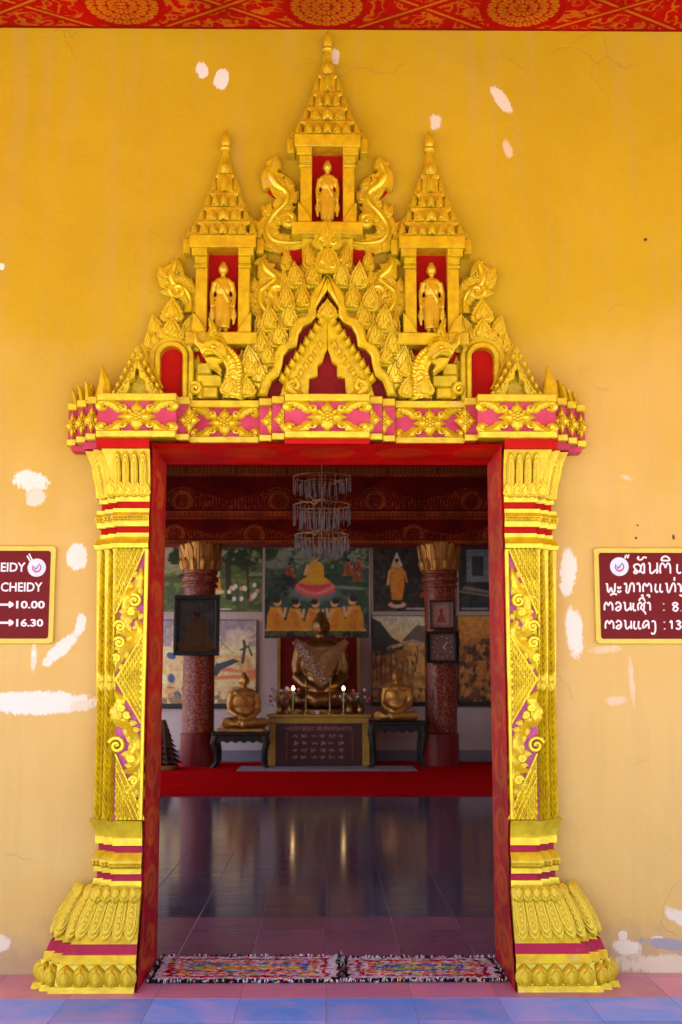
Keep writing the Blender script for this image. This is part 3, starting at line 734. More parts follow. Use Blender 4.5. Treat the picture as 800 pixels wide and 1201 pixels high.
        lines = {0: [(1, 2)], 1: [(0, 1), (1, 2)], 2: [(0, 2)]}[gi] if gi != 0 else [(0, 2)]
        m = MB()
        for (a, b) in lines:
            a, b = np.array(T_[a]), np.array(T_[b]); m.tube([(a[0], -.225, a[1]), (b[0], -.225, b[1])], .0065, 6)
            cdir = np.array(ctr)-(a+b)/2; cdir /= np.linalg.norm(cdir)
            for off in (.034, .064):
                a2 = a+cdir*off; b2 = b+cdir*off; d = b2-a2; t0, t1 = .5, .5
                while t0 > 0 and inside(*(a2+d*(t0-.02))): t0 -= .02
                while t1 < 1 and inside(*(a2+d*(t1+.02))): t1 += .02
                if t1-t0 > .1: m.tube([(*(a2+d*t0)[:1], -.226, (a2+d*t0)[1]), (*(a2+d*t1)[:1], -.226, (a2+d*t1)[1])], .0045, 6)
        m.build('diaper_rib', 'gold', root, s)
    yS = -.212
    def scroll(name, pts, rad, spir=()):
        m = MB(); m.ribbon([sp_(q[0]-3.5, q[1]) for q in catmull(pts, 6)], [r*K_*1.22 for r in rad], .020, yS, .3, 9, .3, 7)
        for (cx, cyy, r, a0, sg) in spir:
            c = sp_(cx-3.5, cyy); m.tube(y3(spiral(c[0], c[1], r*K_, r*.12*K_, 1.5, R(a0), 20, sg), yS-.016), [.011, .011, .008], 6)
            m.ell((c[0], yS-.016, c[1]), (.009, .010, .009), 8, 5)
        m.build(name, 'gold', root, s)
        cc = [sp_(q[0]-3.5, q[1]) for q in catmull(pts, 6)]
        for k in range(4, len(cc)-2, 7):
            tx, tz = cc[k+1][0]-cc[k-1][0], cc[k+1][1]-cc[k-1][1]; l = math.hypot(tx, tz)+1e-9
            for sd_ in (-1, 1):
                x, z = cc[k][0]+sd_*tz/l*.016, cc[k][1]-sd_*tx/l*.016
                if x > XIN+.034 and x < xm-.012: place('flame', 'scroll_leaf', root, s*x, yS-.006, z, .046, .034, s*(math.degrees(math.atan2(tx, tz))+sd_*42), 1, 0, .07)
    scroll('scroll', [(170, 664), (168, 676), (163, 690), (152, 700), (153, 716), (161, 722), (167, 716)], [.5, 4, 5.5, 5, 4.5, 4, 2], [(162, 705, 7.5, 60, 1)])
    scroll('scroll', [(163, 716), (152, 724), (150, 738), (160, 744), (168, 736)], [2, 5, 6, 5, 2], [(145, 735, 7, 0, 1), (159, 718, 4.5, 120, -1)])
    scroll('scroll', [(164, 728), (168, 740), (162, 752), (150, 762), (142, 776), (139, 790)], [3, 5, 6, 6, 4, .5], [(144, 754, 6.5, 30, 1), (141, 772, 4.5, 30, 1)])
    scroll('scroll', [(139, 811), (145, 822), (140, 834), (142, 846), (152, 850), (160, 858)], [2, 5, 5.5, 4.5, 4, 2], [(147, 830, 4.5, 90, -1), (153, 838, 4, 200, 1)])
    scroll('scroll', [(150, 854), (160, 862), (164, 874), (158, 886), (150, 890)], [2, 5, 6, 5, 2], [(141, 874, 9.5, 20, 1)])
    scroll('scroll', [(164, 878), (168, 892), (160, 902), (148, 905)], [3, 5.5, 5, 2], [(158, 889, 4.5, 60, -1)])
    scroll('scroll', [(168, 896), (168, 912), (160, 924), (155, 930), (163, 936)], [2, 5, 5, 4, 1], [(161, 915, 5, 0, 1)])
    scroll('scroll', [(170, 916), (171, 930), (168, 942), (172, 950)], [2, 3.5, 3, .5], [])
    return root
PL = pilaster(-1, 'gold carved pilaster with pink scroll panels, left of the doorway')
PR = pilaster(1, 'gold carved pilaster with pink scroll panels, right of the doorway')

# red stencilled lining of the opening: two jambs that follow the pilaster's profile, and the soffit
df = thing('door_frame', 'red gold-stencilled lining of the open temple doorway', 'door frame', (0, 0, 0))
prof = sorted(JP, key=lambda q: -q[1]); env = [(yf+.002, z) for yf, z in prof if z <= DH]
zs = np.array([z for _, z in env]); ys = np.array([y for y, _ in env])
for s in (-1, 1):
    NZ, NY = 300, 44; cv = Canvas(NY, NZ, (178, 15, 10), .2)
    zz = cv.v*DH
    yy = np.array([min([y for y, z in env if abs(z-q) < .012] or [float(np.interp(q, zs[::-1], ys[::-1]))]) for q in np.linspace(0, DH, NZ)])
    a = vnoise(NZ, NY, 22, 5+s, 3); per = zz/.30; row = np.floor(per); f = per-row-.5
    cu = (cv.u-.45)*2.0; dd = np.hypot(cu*1.05, f*2.3)
    cv.blend((zz < 1.6)*.62*np.clip((1.6-zz)*1.0, 0, 1), (140, 12, 44))
    cv.blend((np.abs(dd-.62) < .16)*.8*(a > .36), (176, 88, 26)); cv.blend((dd < .35)*.7*(a > .42), (176, 88, 26))
    cv.blend(((dd > .8)&(np.abs(a-.5) < .06))*.6, (176, 88, 26)); cv.mottle(9+s, 14, .22)
    me = canvas_mesh('jamb', cv, (0, 0, 0), (0, 1, 0), (0, 0, DH), 'stencil')
    co = np.zeros((NZ*NY, 3)); U = cv.u; Yc = yy[:, None]*(1-U)+.332*U
    co[:, 0] = s*DW; co[:, 1] = Yc.reshape(-1); co[:, 2] = (cv.v*DH).reshape(-1); me.vertices.foreach_set('co', co.reshape(-1)); me.update()
    if s < 0: pass
    jo = link('jamb', me, df)
    b = MB(); y_in = .332
    b.box(s*(DW+.0015), s*(DW+.0115), -.205, y_in, 0, DH+.0115).build('jamb_board', 'red', df, 1, 0)
    # inner edge trim, wide border seen beside the opening
sw, sdp = 2*DW, .30+.332
cv = Canvas(260, 96, (206, 14, 6), sw/sdp)
medallions(cv, sw, sdp, [(sw/2+dx, .26) for dx in (-.84, -.42, 0, .42, .84)], .15, 8, (196, 80, 12), (210, 12, 6), False, .75)
cv.mottle(3, 14, .2)
link('soffit', canvas_mesh('soffit', cv, (-DW, -.30, DH), (sw, 0, 0), (0, sdp, 0), 'stencil'), df)
MB().box(-DW, DW, -.165, .332, DH+.0015, DH+.0115).build('soffit_board', 'red', df, 1, 0)

# ================================================================== CORNICE
co_ = thing('cornice', 'gold and pink carved cornice spanning the top of the doorway', 'cornice', (0, -.15, 2.75))
CB, CT = 2.772, 3.008
SEG = [  # px from, px to (left half, measured), front Y, kind
 (383.5, 334, -.33, 'half_centre'), (334, 319, -.275, 'mini'), (319, 304, -.225, 'mini'), (304, 222, -.175, 'panel'), (222, 206, -.25, 'mini'),
 (206, 113, -.335, 'panel'), (113, 101, -.255, 'end'), (101, 90, -.175, 'end'), (90, 79, -.095, 'end')]
def panel(x0, x1, yf, kind):
    x0, x1 = sorted((x0, x1)); w_ = x1-x0; cz = (CB+CT)/2; h = CT-CB
    m = MB(); m.bbox(x0, x1, 0, yf-.002, CT-.040, CT, .004); m.build('top_rail', 'gold', co_)
    m = MB(); m.bbox(x0, x1, 0, yf-.004, CB, CB+.036, .004); m.build('bottom_rail', 'gold', co_)
    m = MB(); m.box(x0+.0005, x1-.0005, 0, yf+.030, CB+.036, CT-.040); m.build('panel', 'pink', co_, 1, 0)
    zc = (CB+.036+CT-.040)/2; hh = (CT-.040-CB-.036)/2; y = yf+.029
    if kind == 'panel':
        place('flower', 'flower', co_, (x0+x1)/2, y, zc, hh*1.10, w_*.245, 0, 1, 0, .16)
        for sx in (-1, 1):
            for sz in (-1, 1):
                o = place('corner', 'leaf_scroll', co_, (x0+x1)/2+sx*(w_/2-.004), y, zc+sz*(hh+.004), hh*1.28, w_*.36, 0, -sx, 0, .13); o.scale[2] *= -sz
    else:
        if w_ > .04:
            for sx in (-1, 1) if kind == 'mini2' else ((1,) if x0 < 0 else (-1,)):
                xb = x0 if sx < 0 else x1
                place('flower', 'flower', co_, xb-sx*.006 if kind != 'end' else (x0+x1)/2, y, zc, hh*1.05, w_*.85, 0, 1, 0, .12)
cxc = PX(383.5, 490, -.33)
for (a, b, yf, kd) in SEG:
    xa, xb = -PX(a, 490, yf), -PX(b, 490, yf)
    if kd == 'half_centre': panel(-xb, xb, yf, 'panel'); continue
    for s in (-1, 1): panel(s*xa, s*xb, yf, kd)
# red bed mould below the cornice, over the capitals, and pink wedges at the ends
for s in (-1, 1):
    m = MB(); m.box(XIN, -PX(113, 520, -.30), 0, -.30, 2.722, CB-.0005); m.build('bed_mould', 'red', co_, s, 0)
    m = MB(); m.box(-PX(113, 520, -.30)+.0005, -PX(97, 525, -.2), 0, -.20, 2.735, CB-.0005).box(-PX(97, 525, -.2)+.0005, -PX(84, 525, -.1), 0, -.10, 2.74, CB-.0005); m.build('bed_mould', 'pink', co_, s, 0)
m = MB(); m.box(-XIN+.0005, XIN-.0005, -.001, -.166, DH+.0120, CB-.0005); m.build('bed_mould', 'red', co_, 1, 0)
m = MB(); m.box(-PX(334, 512, -.30), PX(334, 512, -.30), -.1665, -.298, DH+.0010, CB-.0005); m.build('bed_mould', 'red', co_, 1, 0)
MB().box(-1.25, 1.25, -.001, -.09, CT+.0005, CT+.004).build('top_board', 'gold', co_, 1, 0)

# ================================================================== PEDIMENT
YP = -.12
KP = MPP(YP)*1.07
def q_(px, py, y=YP): return P(px, py, y)
def Lm(px, py, y=YP):
    """measured on the left half, given outward-positive"""
    x, z = P(px, py, y); return -x, z
def G3(zx, zy): return 280+zx/4.0, 250+zy/4.0     # close-up crop of the central gable
# ---- central gable: red back, lobed arch band, flames in rows
gb = thing('gable', 'gold flame-leaf gable with lobed arch above the middle of the doorway', 'gable', (0, -.05, CT))
def sym(pts, y=YP, ctr=415):
    """right half outline (crop px) -> closed symmetric polygon in XZ"""
    h = [P(383.5+(a-ctr)/4.0, 250+b/4.0, y) for a, b in pts]
    return h+[(-x, z) for x, z in h[::-1]]
ZB = CT+.001
body = sym([(415, 150), (520, 300), (600, 330), (640, 420), (720, 520), (790, 640), (830, 780), (840, 860)])
body = [(x, max(z, ZB)) for x, z in body]
MB().prism(body, -.0, -.075, .004).build('gable_body', 'gold_worn', gb)
opening_i = [(415, 365), (445, 405), (470, 450), (468, 488), (492, 516), (530, 535), (552, 575), (560, 630), (595, 640), (622, 672), (628, 720), (642, 768), (676, 792), (700, 862)]
outer_i = [(415, 288), (455, 330), (498, 398), (512, 478), (560, 500), (592, 545), (602, 598), (648, 632), (672, 680), (672, 730), (716, 772), (745, 862)]
op = [(x, max(z, ZB)) for x, z in sym(opening_i)]
MB().prism(op, -.0755, -.080, .001).build('arch_back', 'red_dark', gb, 1, 20)
def ring_half(s):
    A = [P(383.5+(a-415)/4, 250+b/4, YP) for a, b in catmull(outer_i, 4)]; B = [P(383.5+(a-415)/4, 250+b/4, YP) for a, b in opening_i]
    poly = A+B[::-1]; poly = [(max(x, 0.0004), max(z, ZB)) for x, z in poly]
    MB().prism(poly, -.081, -.150, .012).build('arch_band', 'gold', gb, s)
for s in (-1, 1): ring_half(s)
rows = [(70, 345, 118, 78), (145, 350, 112, 74), (115, 450, 118, 78), (195, 455, 112, 74), (175, 540, 116, 76), (265, 555, 116, 78), (225, 625, 118, 80),
        (310, 665, 118, 80), (275, 715, 112, 78), (352, 740, 112, 78), (322, 800, 116, 82)]
for s in (-1, 1):
    for i, (dx, by, L_, W_) in enumerate(rows):
        x, z = P(383.5+dx/4, 250+by/4, YP)
        place('flame', 'flame_leaf', gb, s*x, -.077-(i%2)*.012, z-.01, L_/4*KP*1.22, W_/4*KP*1.28, s*random.uniform(-2, 9), 1, random.uniform(0, 6), .40)
    for i, (dx, by, L_, W_) in enumerate(rows):      # second layer of leaves that fills the gaps
        x, z = P(383.5+(dx+36)/4, 250+(by+8)/4, YP)
        place('flame', 'flame_leaf', gb, s*x, -.060, z-.01, L_/4*KP*1.12, W_/4*KP*1.1, s*random.uniform(2, 12), 1, 0, .30)
    for (zx, zy, r) in ((772-415, 832, 46),):
        x, z = P(383.5+zx/4, 250+zy/4, YP); m = MB(); m.tube(y3(spiral(x, z, r/4*KP, .004, 1.6, R(200), 26, -1), -.10), [.020, .018, .012], 7); m.ell((x, -.10, z), (.022, .03, .022), 10, 6)
        m.ribbon([(x+.05, z-.05), (x+.02, z+.02), (x+.015, z+.075)], [.01, .035, .002], .03, -.075, 0, 1, .2, 7); m.build('scroll', 'gold', gb, s)
    for (dx, by, L_, W_, a) in ((78, 262, 120, 66, 8), (190, 268, 100, 52, 4)):
        x, z = P(383.5+dx/4, 250+by/4, YP); place('flame', 'flame_leaf', gb, s*x, -.09, z, L_/4*KP*1.05, W_/4*KP*1.2, s*a, 1, 0, .3)
for (by, L_, W_) in ((288, 145, 110), (180, 150, 120)):
    x, z = P(383.5, 250+by/4, YP); place('flame', 'flame_leaf', gb, 0, -.125, z, L_/4*KP*1.05, W_/4*KP*1.2, 0, 1, 0, .30)
# ---- small gable inside the arch
ig = thing('inner_gable', 'small stepped gold gable standing inside the central arch', 'gable', (0, -.1, CT))
ih = [(415, 470), (450, 520), (500, 600), (560, 690), (610, 770), (640, 862), (505, 862), (500, 778), (462, 768), (462, 716), (440, 700), (428, 660), (418, 640)]
A = [P(383.5+(a-415)/4, 250+b/4, YP) for a, b in ih]
for s in (-1, 1):
    MB().prism([(max(x, .0004), max(z, ZB)) for x, z in A], -.082, -.128, .006).build('gable_rake', 'gold', ig, s, 25)
    e0, e1 = np.array((440, 520.)), np.array((620, 790.)); nr = 9
    for k in range(nr):
        a, b = e0+(e1-e0)*k/(nr-1); x, z = P(383.5+(a-415)/4, 250+b/4, YP)
        place('diamond', 'leaf_bead', ig, s*(x+.004), -.118, z+.012, .088, .064, s*14, 1, 0, .14)
        x, z = P(383.5+(a-36-415)/4, 250+(b+34)/4, YP)
        if x > .012: place('diamond', 'leaf_bead', ig, s*x, -.124, z, .066, .052, s*10, 1, 0, .12)
    a, b = 570, 862; x, z = P(383.5+(a-415)/4, 250+b/4, YP)
    m = MB(); m.tube(y3(spiral(x, z+.055, .038, .006, 1.5, R(-90), 22, 1), -.135), [.018, .016, .010], 6); m.ribbon([(x-.03, max(z, ZB)), (x+.03, z+.05), (x+.045, z+.12)], [.03, .04, .002], .03, -.12, .2, 4, .2, 7); m.build('scroll', 'gold', ig, s)
x, z = P(383.5, 250+500/4, YP); place('flame', 'flame_leaf', ig, 0, -.122, z-.005, 98/4*KP, 86/4*KP*1.2, 0, 1, 0, .18)
MB().prism([(-.05, ZB), (.05, ZB), (.05, ZB+.10), (.02, ZB+.13), (0, ZB+.16), (-.02, ZB+.13), (-.05, ZB+.10)], -.0805, -.0835, .001).build('niche_back', 'red_dark', ig, 1, 0)

# ---- standing figures
def stand_mesh(h=1.0):
    k = h
    pr = [('e', (0, 0, .895*k), (.070*k, .074*k, .082*k)), ('e', (0, .01*k, .972*k), (.040*k, .040*k, .034*k)),
          ('t', [(0, 0, .76*k), (0, 0, .86*k)], [.036*k, .032*k]), ('t', [(-.012*k, -.064*k, .915*k), (0, -.080*k, .885*k)], [.008*k, .013*k]),
          ('e', (0, 0, .715*k), (.135*k, .070*k, .075*k)), ('e', (0, -.01*k, .63*k), (.115*k, .075*k, .13*k)), ('e', (0, 0, .50*k), (.105*k, .072*k, .12*k)),
          ('t', [(0, 0, .52*k), (0, 0, .30*k), (0, 0, .09*k)], [.115*k, .120*k, .112*k], .62)]
    for s in (-1, 1):
        pr += [('e', (s*.064*k, .01*k, .895*k), (.010*k, .018*k, .045*k)), ('t', [(s*.125*k, 0, .72*k), (s*.165*k, .01*k, .56*k), (s*.160*k, -.02*k, .38*k)], [.042*k, .036*k, .027*k]),
               ('e', (s*.160*k, -.025*k, .345*k), (.022*k, .016*k, .042*k)), ('t', [(s*.13*k, .02*k, .46*k), (s*.165*k, .02*k, .28*k), (s*.155*k, .02*k, .14*k)], [.03*k, .045*k, .018*k], .5),
               ('t', [(s*.045*k, 0, .12*k), (s*.045*k, 0, .03*k)], [.038*k, .032*k]), ('e', (s*.047*k, -.035*k, .022*k), (.032*k, .065*k, .022*k))]
        pr += [('t', [(s*(.150+.008*i)*k, -.028*k, .335*k), (s*(.150+.008*i)*k, -.034*k, (.295-.004*abs(i-1))*k)], [.006*k, .004*k]) for i in range(4)]
    pr += [('t', [(-.10*k, -.062*k, .72*k), (0, -.078*k, .60*k), (.09*k, -.060*k, .45*k)], [.012*k, .012*k, .010*k]), ('t', [(0, -.080*k, .48*k), (0, -.082*k, .12*k)], [.012*k, .016*k])]
    return blob('standing_figure', pr, .0105*k, 'gold_fig', None, 3)
SM = stand_mesh(.37)
# ---- niche towers
def tower(s, cxp, nb, nt_, label, figlabel, base):
    """cxp centre px, nb/nt_ niche bottom/top py"""
    cx, z0 = q_(cxp, nb); z1 = PZ(nt_, YP); cx = cx if s == 0 else s*abs(cx); k = MPP(YP)*FPX/(1436.0+.1366*(nt_-600.5)); kz = (PZ(nt_-60, YP)-PZ(nt_+20, YP))/80
    root = thing('niche_tower', label, 'shrine', (cx, 0, z0), 'gold niche towers of the pediment')
    y0, yf = 0, -.13
    MB().box(cx-19*k, cx+19*k, 0, -.028, z0, z1).build('niche_back', 'red', root, 1, 0)
    for t in (-1, 1):
        m = MB(); xa, xb = cx+t*18.2*k, cx+t*31.5*k
        m.bbox(min(xa, xb), max(xa, xb), 0, yf, z0, z1-22*kz, .006); m.build('post', 'gold', root)
        m = MB()
        for (za, zb, o, f) in ((22, 19, 1.5, .012), (19, 16.5, 0.2, .004), (16.5, 9, 1.0, .010), (9, 0, 4.5, .030)):
            xa2, xb2 = sorted((xa-t*.0*k, xb+t*o*k)); m.bbox(xa2, xb2, 0, yf-f, z1-za*kz, z1-zb*kz, .006)
        m.build('post_capital', 'gold', root)
        m = MB(); xo = cx+t*35*k; sg = t
        pts = [(xo-sg*18*k, z0+.0), (xo-sg*1*k, z0), (xo-sg*1*k, z0+24*kz), (xo-sg*9*k, z0+16*kz), (xo-sg*16*k, z0+4*kz)]
        m.prism(pts, yf, yf-.022, .005); m.build('corner_leaf', 'gold', root)
    m = MB(); m.bbox(cx-38.5*k, cx+38.5*k, 0, yf-.034, z1, z1+14.5*kz, .006); m.build('lintel', 'gold', root)
    for (xa, xb) in ((cx-47*k, cx-38.6*k), (cx+38.6*k, cx+47*k)): MB().bbox(xa, xb, 0, yf+.02, z1-3*kz, z1+14*kz, .006).build('lintel_wing', 'gold', root)
    m = MB(); m.bbox(cx-41*k, cx+41*k, 0, yf-.045, z0-14*kz, z0-.0005, .006); m.build('sill', 'gold', root)
    MB().box(cx-36*k, cx+36*k, 0, -.05, z0-28*kz, z0-14.2*kz).build('sill_back', 'red', root, 1, 0)
    # spire in diminishing storeys, each with pointed antefixes
    zs_ = z1+14.7*kz; kz *= 1.06; stg = [(36.5, 31, 16.5, .142, 5), (28, 23.5, 17, .122, 3), (21, 16.5, 18, .102, 3), (14.5, 10.5, 22, .084, 1)]
    for i, (hw, hw2, hh, d, npet) in enumerate(stg):
        yff = -d
        m = MB(); m.prism([(cx-hw*k, zs_), (cx+hw*k, zs_), (cx+hw*k, zs_+2.2*kz), (cx+hw2*.9*k, zs_+4*kz), (cx+hw2*.84*k, zs_+(hh-5)*kz), (cx+hw2*1.02*k, zs_+(hh-3)*kz), (cx+hw2*1.02*k, zs_+hh*kz),
                           (cx-hw2*1.02*k, zs_+hh*kz), (cx-hw2*1.02*k, zs_+(hh-3)*kz), (cx-hw2*.84*k, zs_+(hh-5)*kz), (cx-hw2*.9*k, zs_+4*kz), (cx-hw*k, zs_+2.2*kz)], 0, yff, .005); m.build('spire_storey', 'gold_worn', root, 1, 25)
        for j in range(npet):
            x = cx+(j-(npet-1)/2)*hw2*1.75/max(npet, 2)*k
            place('flame' if j != (npet-1)/2 else 'petal', 'antefix', root, x, yff-.001, zs_+.8*kz, (hh-4.5)*kz*(1.0 if j != (npet-1)/2 else 1.08), hw2*1.75/max(npet, 2.2)*k*.96, 0, 1, 0, .13, 'gold')
        for t in (-1, 1):
            place('flame', 'corner_antefix', root, cx+t*(hw*.96)*k, yff+.035, zs_, (hh*1.02)*kz, 9.5*k, t*-7, 1, 0, .13)
            place('flame', 'corner_antefix', root, cx+t*(hw*1.12)*k, yff+.07, zs_, (hh*.70)*kz, 8.5*k, t*-5, 1, 0, .12)
        zs_ += hh*kz
    pr = [(10.5, 0), (9.6, 3), (8.6, 8), (6.6, 15), (5.2, 21), (4.0, 27), (3.8, 28), (6.0, 29), (6.6, 31), (6.0, 33), (4.6, 34), (5.4, 36), (5.8, 39), (5.0, 43), (3.4, 47), (1.4, 51), (.3, 54)]
    m = MB(); m.lathe([(r*k, zs_+z*kz) for r, z in pr], cx, -.045, 16, 1.0); m.build('finial', 'gold_worn', root, 1, 50)
    place('petal', 'spire_petal', root, cx, -.078, zs_, 13*kz, 11*k, 0, 1, 8, .1)
    f = bpy.data.objects.new('standing_figure', SM); COL.objects.link(f)
    hh = (z1-z0)*.93/.37; f.scale = (hh*.84, hh*.9, hh*.93); f.location = (cx, -.095, z0+.002)
    tag(f, figlabel, 'statue', 'standing gold figures in the niches')
    return root
tower(0, 384, 263.5, 175, 'tallest gold niche tower with spire at the top of the pediment', 'standing gold robed figure in the topmost red niche', 1)
tower(-1, 260.5, 392, 293, 'gold niche tower with spire on the left of the pediment', 'standing gold robed figure in the left red niche', 0)
tower(1, 260.5, 392, 293, 'gold niche tower with spire on the right of the pediment', 'standing gold robed figure in the right red niche', 0)
m = MB()   # red and gold pedestal of the top tower
xh = 47*KP; zt = PZ(263.5, YP)-14.3*KP; m.bbox(-xh*.62, xh*.62, 0, -.10, PZ(318, YP), zt, .005)
m.build('pedestal', 'gold_worn', gb); MB().box(-xh*1.12, xh*1.12, 0, -.045, PZ(318, YP), PZ(283, YP)).build('pedestal_back', 'red', gb, 1, 0)

# ---- flame scrolls flanking the towers (S-shaped, spiral foot)
def kanok(s, label, ctrl, wid, spir, leaves, y=-.03, T=.042, red=True):
    root = thing('flame_scroll', label, 'ornament', (s*Lm(*ctrl[0])[0], 0, Lm(*ctrl[0])[1]), 'S-shaped flame scrolls of the pediment')
    c = [Lm(*p) for p in catmull(ctrl, 9)]; wd = [w_*KP*1.42 for w_ in wid]
    m = MB(); m.flame(c, wd, 0, y-T*.75, 7, .5, .009); m.ribbon(c, [w_*.26 for w_ in wd], T*.4, y-T*.74, 0, 1, .2, 7); m.build('flame_body', 'gold', root, s, 25)
    if red:
        m = MB(); m.flame(c, [w_*.66+.004 for w_ in wd], 0, -.02, 1, 0, .003); m.build('red_edge', 'red', root, s)
    n = len(c); wi = interp(wd, n)
    for k in range(7):       # feathered edge
        i = int(n*(.10+.60*k/7)); tx, tz = c[min(i+1, n-1)][0]-c[i-1][0], c[min(i+1, n-1)][1]-c[i-1][1]; l = math.hypot(tx, tz)+1e-9; w_ = wi[i]
        for sd_ in (-1, 1):
            x, z = c[i][0]+sd_*tz/l*w_*.52, c[i][1]-sd_*tx/l*w_*.52
            place('flame', 'flame_leaf', root, s*x, y-T*.55, z, w_*1.35, w_*.95, s*math.degrees(math.atan2(tx, tz))+s*sd_*13, 1, 0, .10)
    for (a, b, r, a0, sg) in spir:
        x, z = Lm(a, b); m = MB(); m.tube(y3(spiral(x, z, r*KP, r*.1*KP, 1.7, R(a0), 26, sg), y-T*.95), [.020*r/9, .019*r/9, .010*r/9], 7); m.ell((x, y-T, z), (.016*r/9, .02, .016*r/9), 10, 6); m.build('spiral', 'gold', root, s)
    for (a, b, L_, W_, an) in leaves:
        x, z = Lm(a, b); place('flame', 'flame_leaf', root, s*x, y-.008, z, L_*KP, W_*KP*1.1, s*an, 1, 0, .16)
for s, nm in ((-1, 'left'), (1, 'right')):
    kanok(s, 'large S-shaped gold flame scroll %s of the topmost niche' % nm,
          [(358, 279), (340, 281), (320, 277), (313, 262), (322, 246), (334, 234), (336, 222), (324, 211), (317, 198), (322, 184), (325, 175)],
          [4, 8, 10, 10, 9, 8, 9, 12, 11, 6, .5], [(338, 255, 9, 30, 1)], [(316, 250, 20, 13, 30), (333, 238, 16, 12, -35), (330, 215, 18, 14, 15), (345, 275, 12, 10, -10), (354, 275, 12, 9, 0)])
    kanok(s, 'gold flame scroll between the top gable and the %s niche tower' % nm,
          [(327, 372), (316, 366), (306, 352), (305, 338), (314, 330), (322, 322), (312, 312), (307, 302), (311, 293)],
          [4, 9, 10, 9, 8, 9, 11, 7, .5], [(324, 340, 8, 150, -1)], [(303, 348, 18, 12, 25), (318, 330, 14, 12, -30), (314, 318, 16, 12, 10)])
    kanok(s, 'gold flame scroll on the outer side of the %s niche tower' % nm,
          [(222, 362), (222, 346), (214, 334), (204, 330), (200, 318), (204, 306), (208, 297)], [5, 8, 9, 10, 10, 7, .5], [(207, 337, 8, 40, -1)], [(219, 338, 18, 12, -12), (200, 322, 16, 12, 10)], red=False)

# ---- arched niche, naga, small gable and end flames on each side
def naga(s, nm):
    root = thing('naga', 'gold crested serpent rearing on the %s of the central gable' % nm, 'serpent', (s*Lm(285, 468)[0], -.08, CT), 'pair of gold serpents')
    def z_(a, b): return Lm(215+a/8.89, 360+b/8.89, YP)
    nk = [z_(*p) for p in catmull([(520, 985), (530, 900), (525, 800), (540, 700), (520, 610), (470, 540), (410, 500), (350, 480)], 6)]
    m = MB(); m.ribbon(nk, [w_/8.89*KP for w_ in (110, 105, 100, 95, 92, 90, 92, 80)], .085, -.062, .06, 12, .1, 11, .05); m.build('neck', 'gold', root, s)
    up = [(470, 480), (430, 430), (380, 400), (320, 388), (270, 400), (222, 428), (180, 408), (160, 350), (150, 300), (128, 345), (140, 430), (185, 478), (205, 530), (260, 548), (330, 540), (400, 560), (470, 570)]
    lo = [(470, 585), (400, 575), (320, 556), (235, 568), (262, 616), (300, 660), (360, 698), (402, 722), (412, 690), (380, 640), (420, 612)]
    for nm_, pl, yf_ in (('head', up, -.165), ('jaw', lo, -.150)):
        m = MB(); m.prism([(x, max(z, ZB)) for x, z in (z_(*p) for p in pl)], -.07, yf_, .007); m.build(nm_, 'gold', root, s, 30)
    m = MB(); m.ribbon([z_(*p) for p in catmull([(330, 420), (290, 350), (320, 280), (300, 200), (272, 140)], 5)], [w_/8.89*KP for w_ in (50, 48, 46, 28, 3)], .05, -.10, .2, 5, .3, 9); m.build('crest', 'gold', root, s)
    m = MB(); m.ribbon([z_(*p) for p in catmull([(430, 450), (400, 380), (340, 350), (350, 300), (410, 300)], 5)], [w_/8.89*KP for w_ in (40, 42, 34, 26, 4)], .04, -.10, .2, 5, .3, 9); m.build('horn', 'gold', root, s)
    x, z = z_(330, 470); m = MB(); m.ell((x, -.168, z), (.017, .016, .014), 10, 6); m.build('eye', 'gold', root, s)
    m = MB(); m.tube(y3([z_(*p) for p in catmull([(215, 535), (250, 500), (330, 510), (400, 560), (430, 540)], 5)], -.165), [.006, .011, .012, .010, .004], 6); m.build('lip', 'gold', root, s)
    m = MB()
    for i in range(2, len(nk)-8, 2):
        for t in (-.55, 0, .55):
            tx, tz = nk[i+1][0]-nk[i-1][0], nk[i+1][1]-nk[i-1][1]; l = math.hypot(tx, tz); x = nk[i][0]+tz/l*t*.055; z = nk[i][1]-tx/l*t*.055
            if z > ZB+.02: m.ell((x, -.142+abs(t)*.02, z), (.014, .010, .016), 8, 5)
    m.build('scales', 'gold', root, s, 40, 'stuff')
    x, z = z_(470, 960); place('flame', 'breast_leaf', root, s*x, -.135, max(z, ZB), .125, .10, s*-12, 1, 0, .12)
    x, z = z_(680, 960); place('flame', 'breast_leaf', root, s*x, -.09, max(z, ZB), .13, .10, s*8, 1, 0, .14)
    x, z = z_(700, 700); place('flame', 'breast_leaf', root, s*x, -.085, z-.02, .14, .105, s*8, 1, 0, .14)
    for ch_ in root.children: ch_.location.y -= .06
    # stepped blocks behind the serpent
    for (a, b, c, d, f) in ((130, 560, 290, 685, .085), (130, 688, 400, 820, .095), (195, 823, 360, 945, .105)):
        (x0, z1), (x1, z0) = z_(a, b), z_(c, d); m = MB(); m.bbox(min(x0, x1), max(x0, x1), 0, -f, max(z0, ZB), z1, .008); m.build('block', 'gold', root, s)
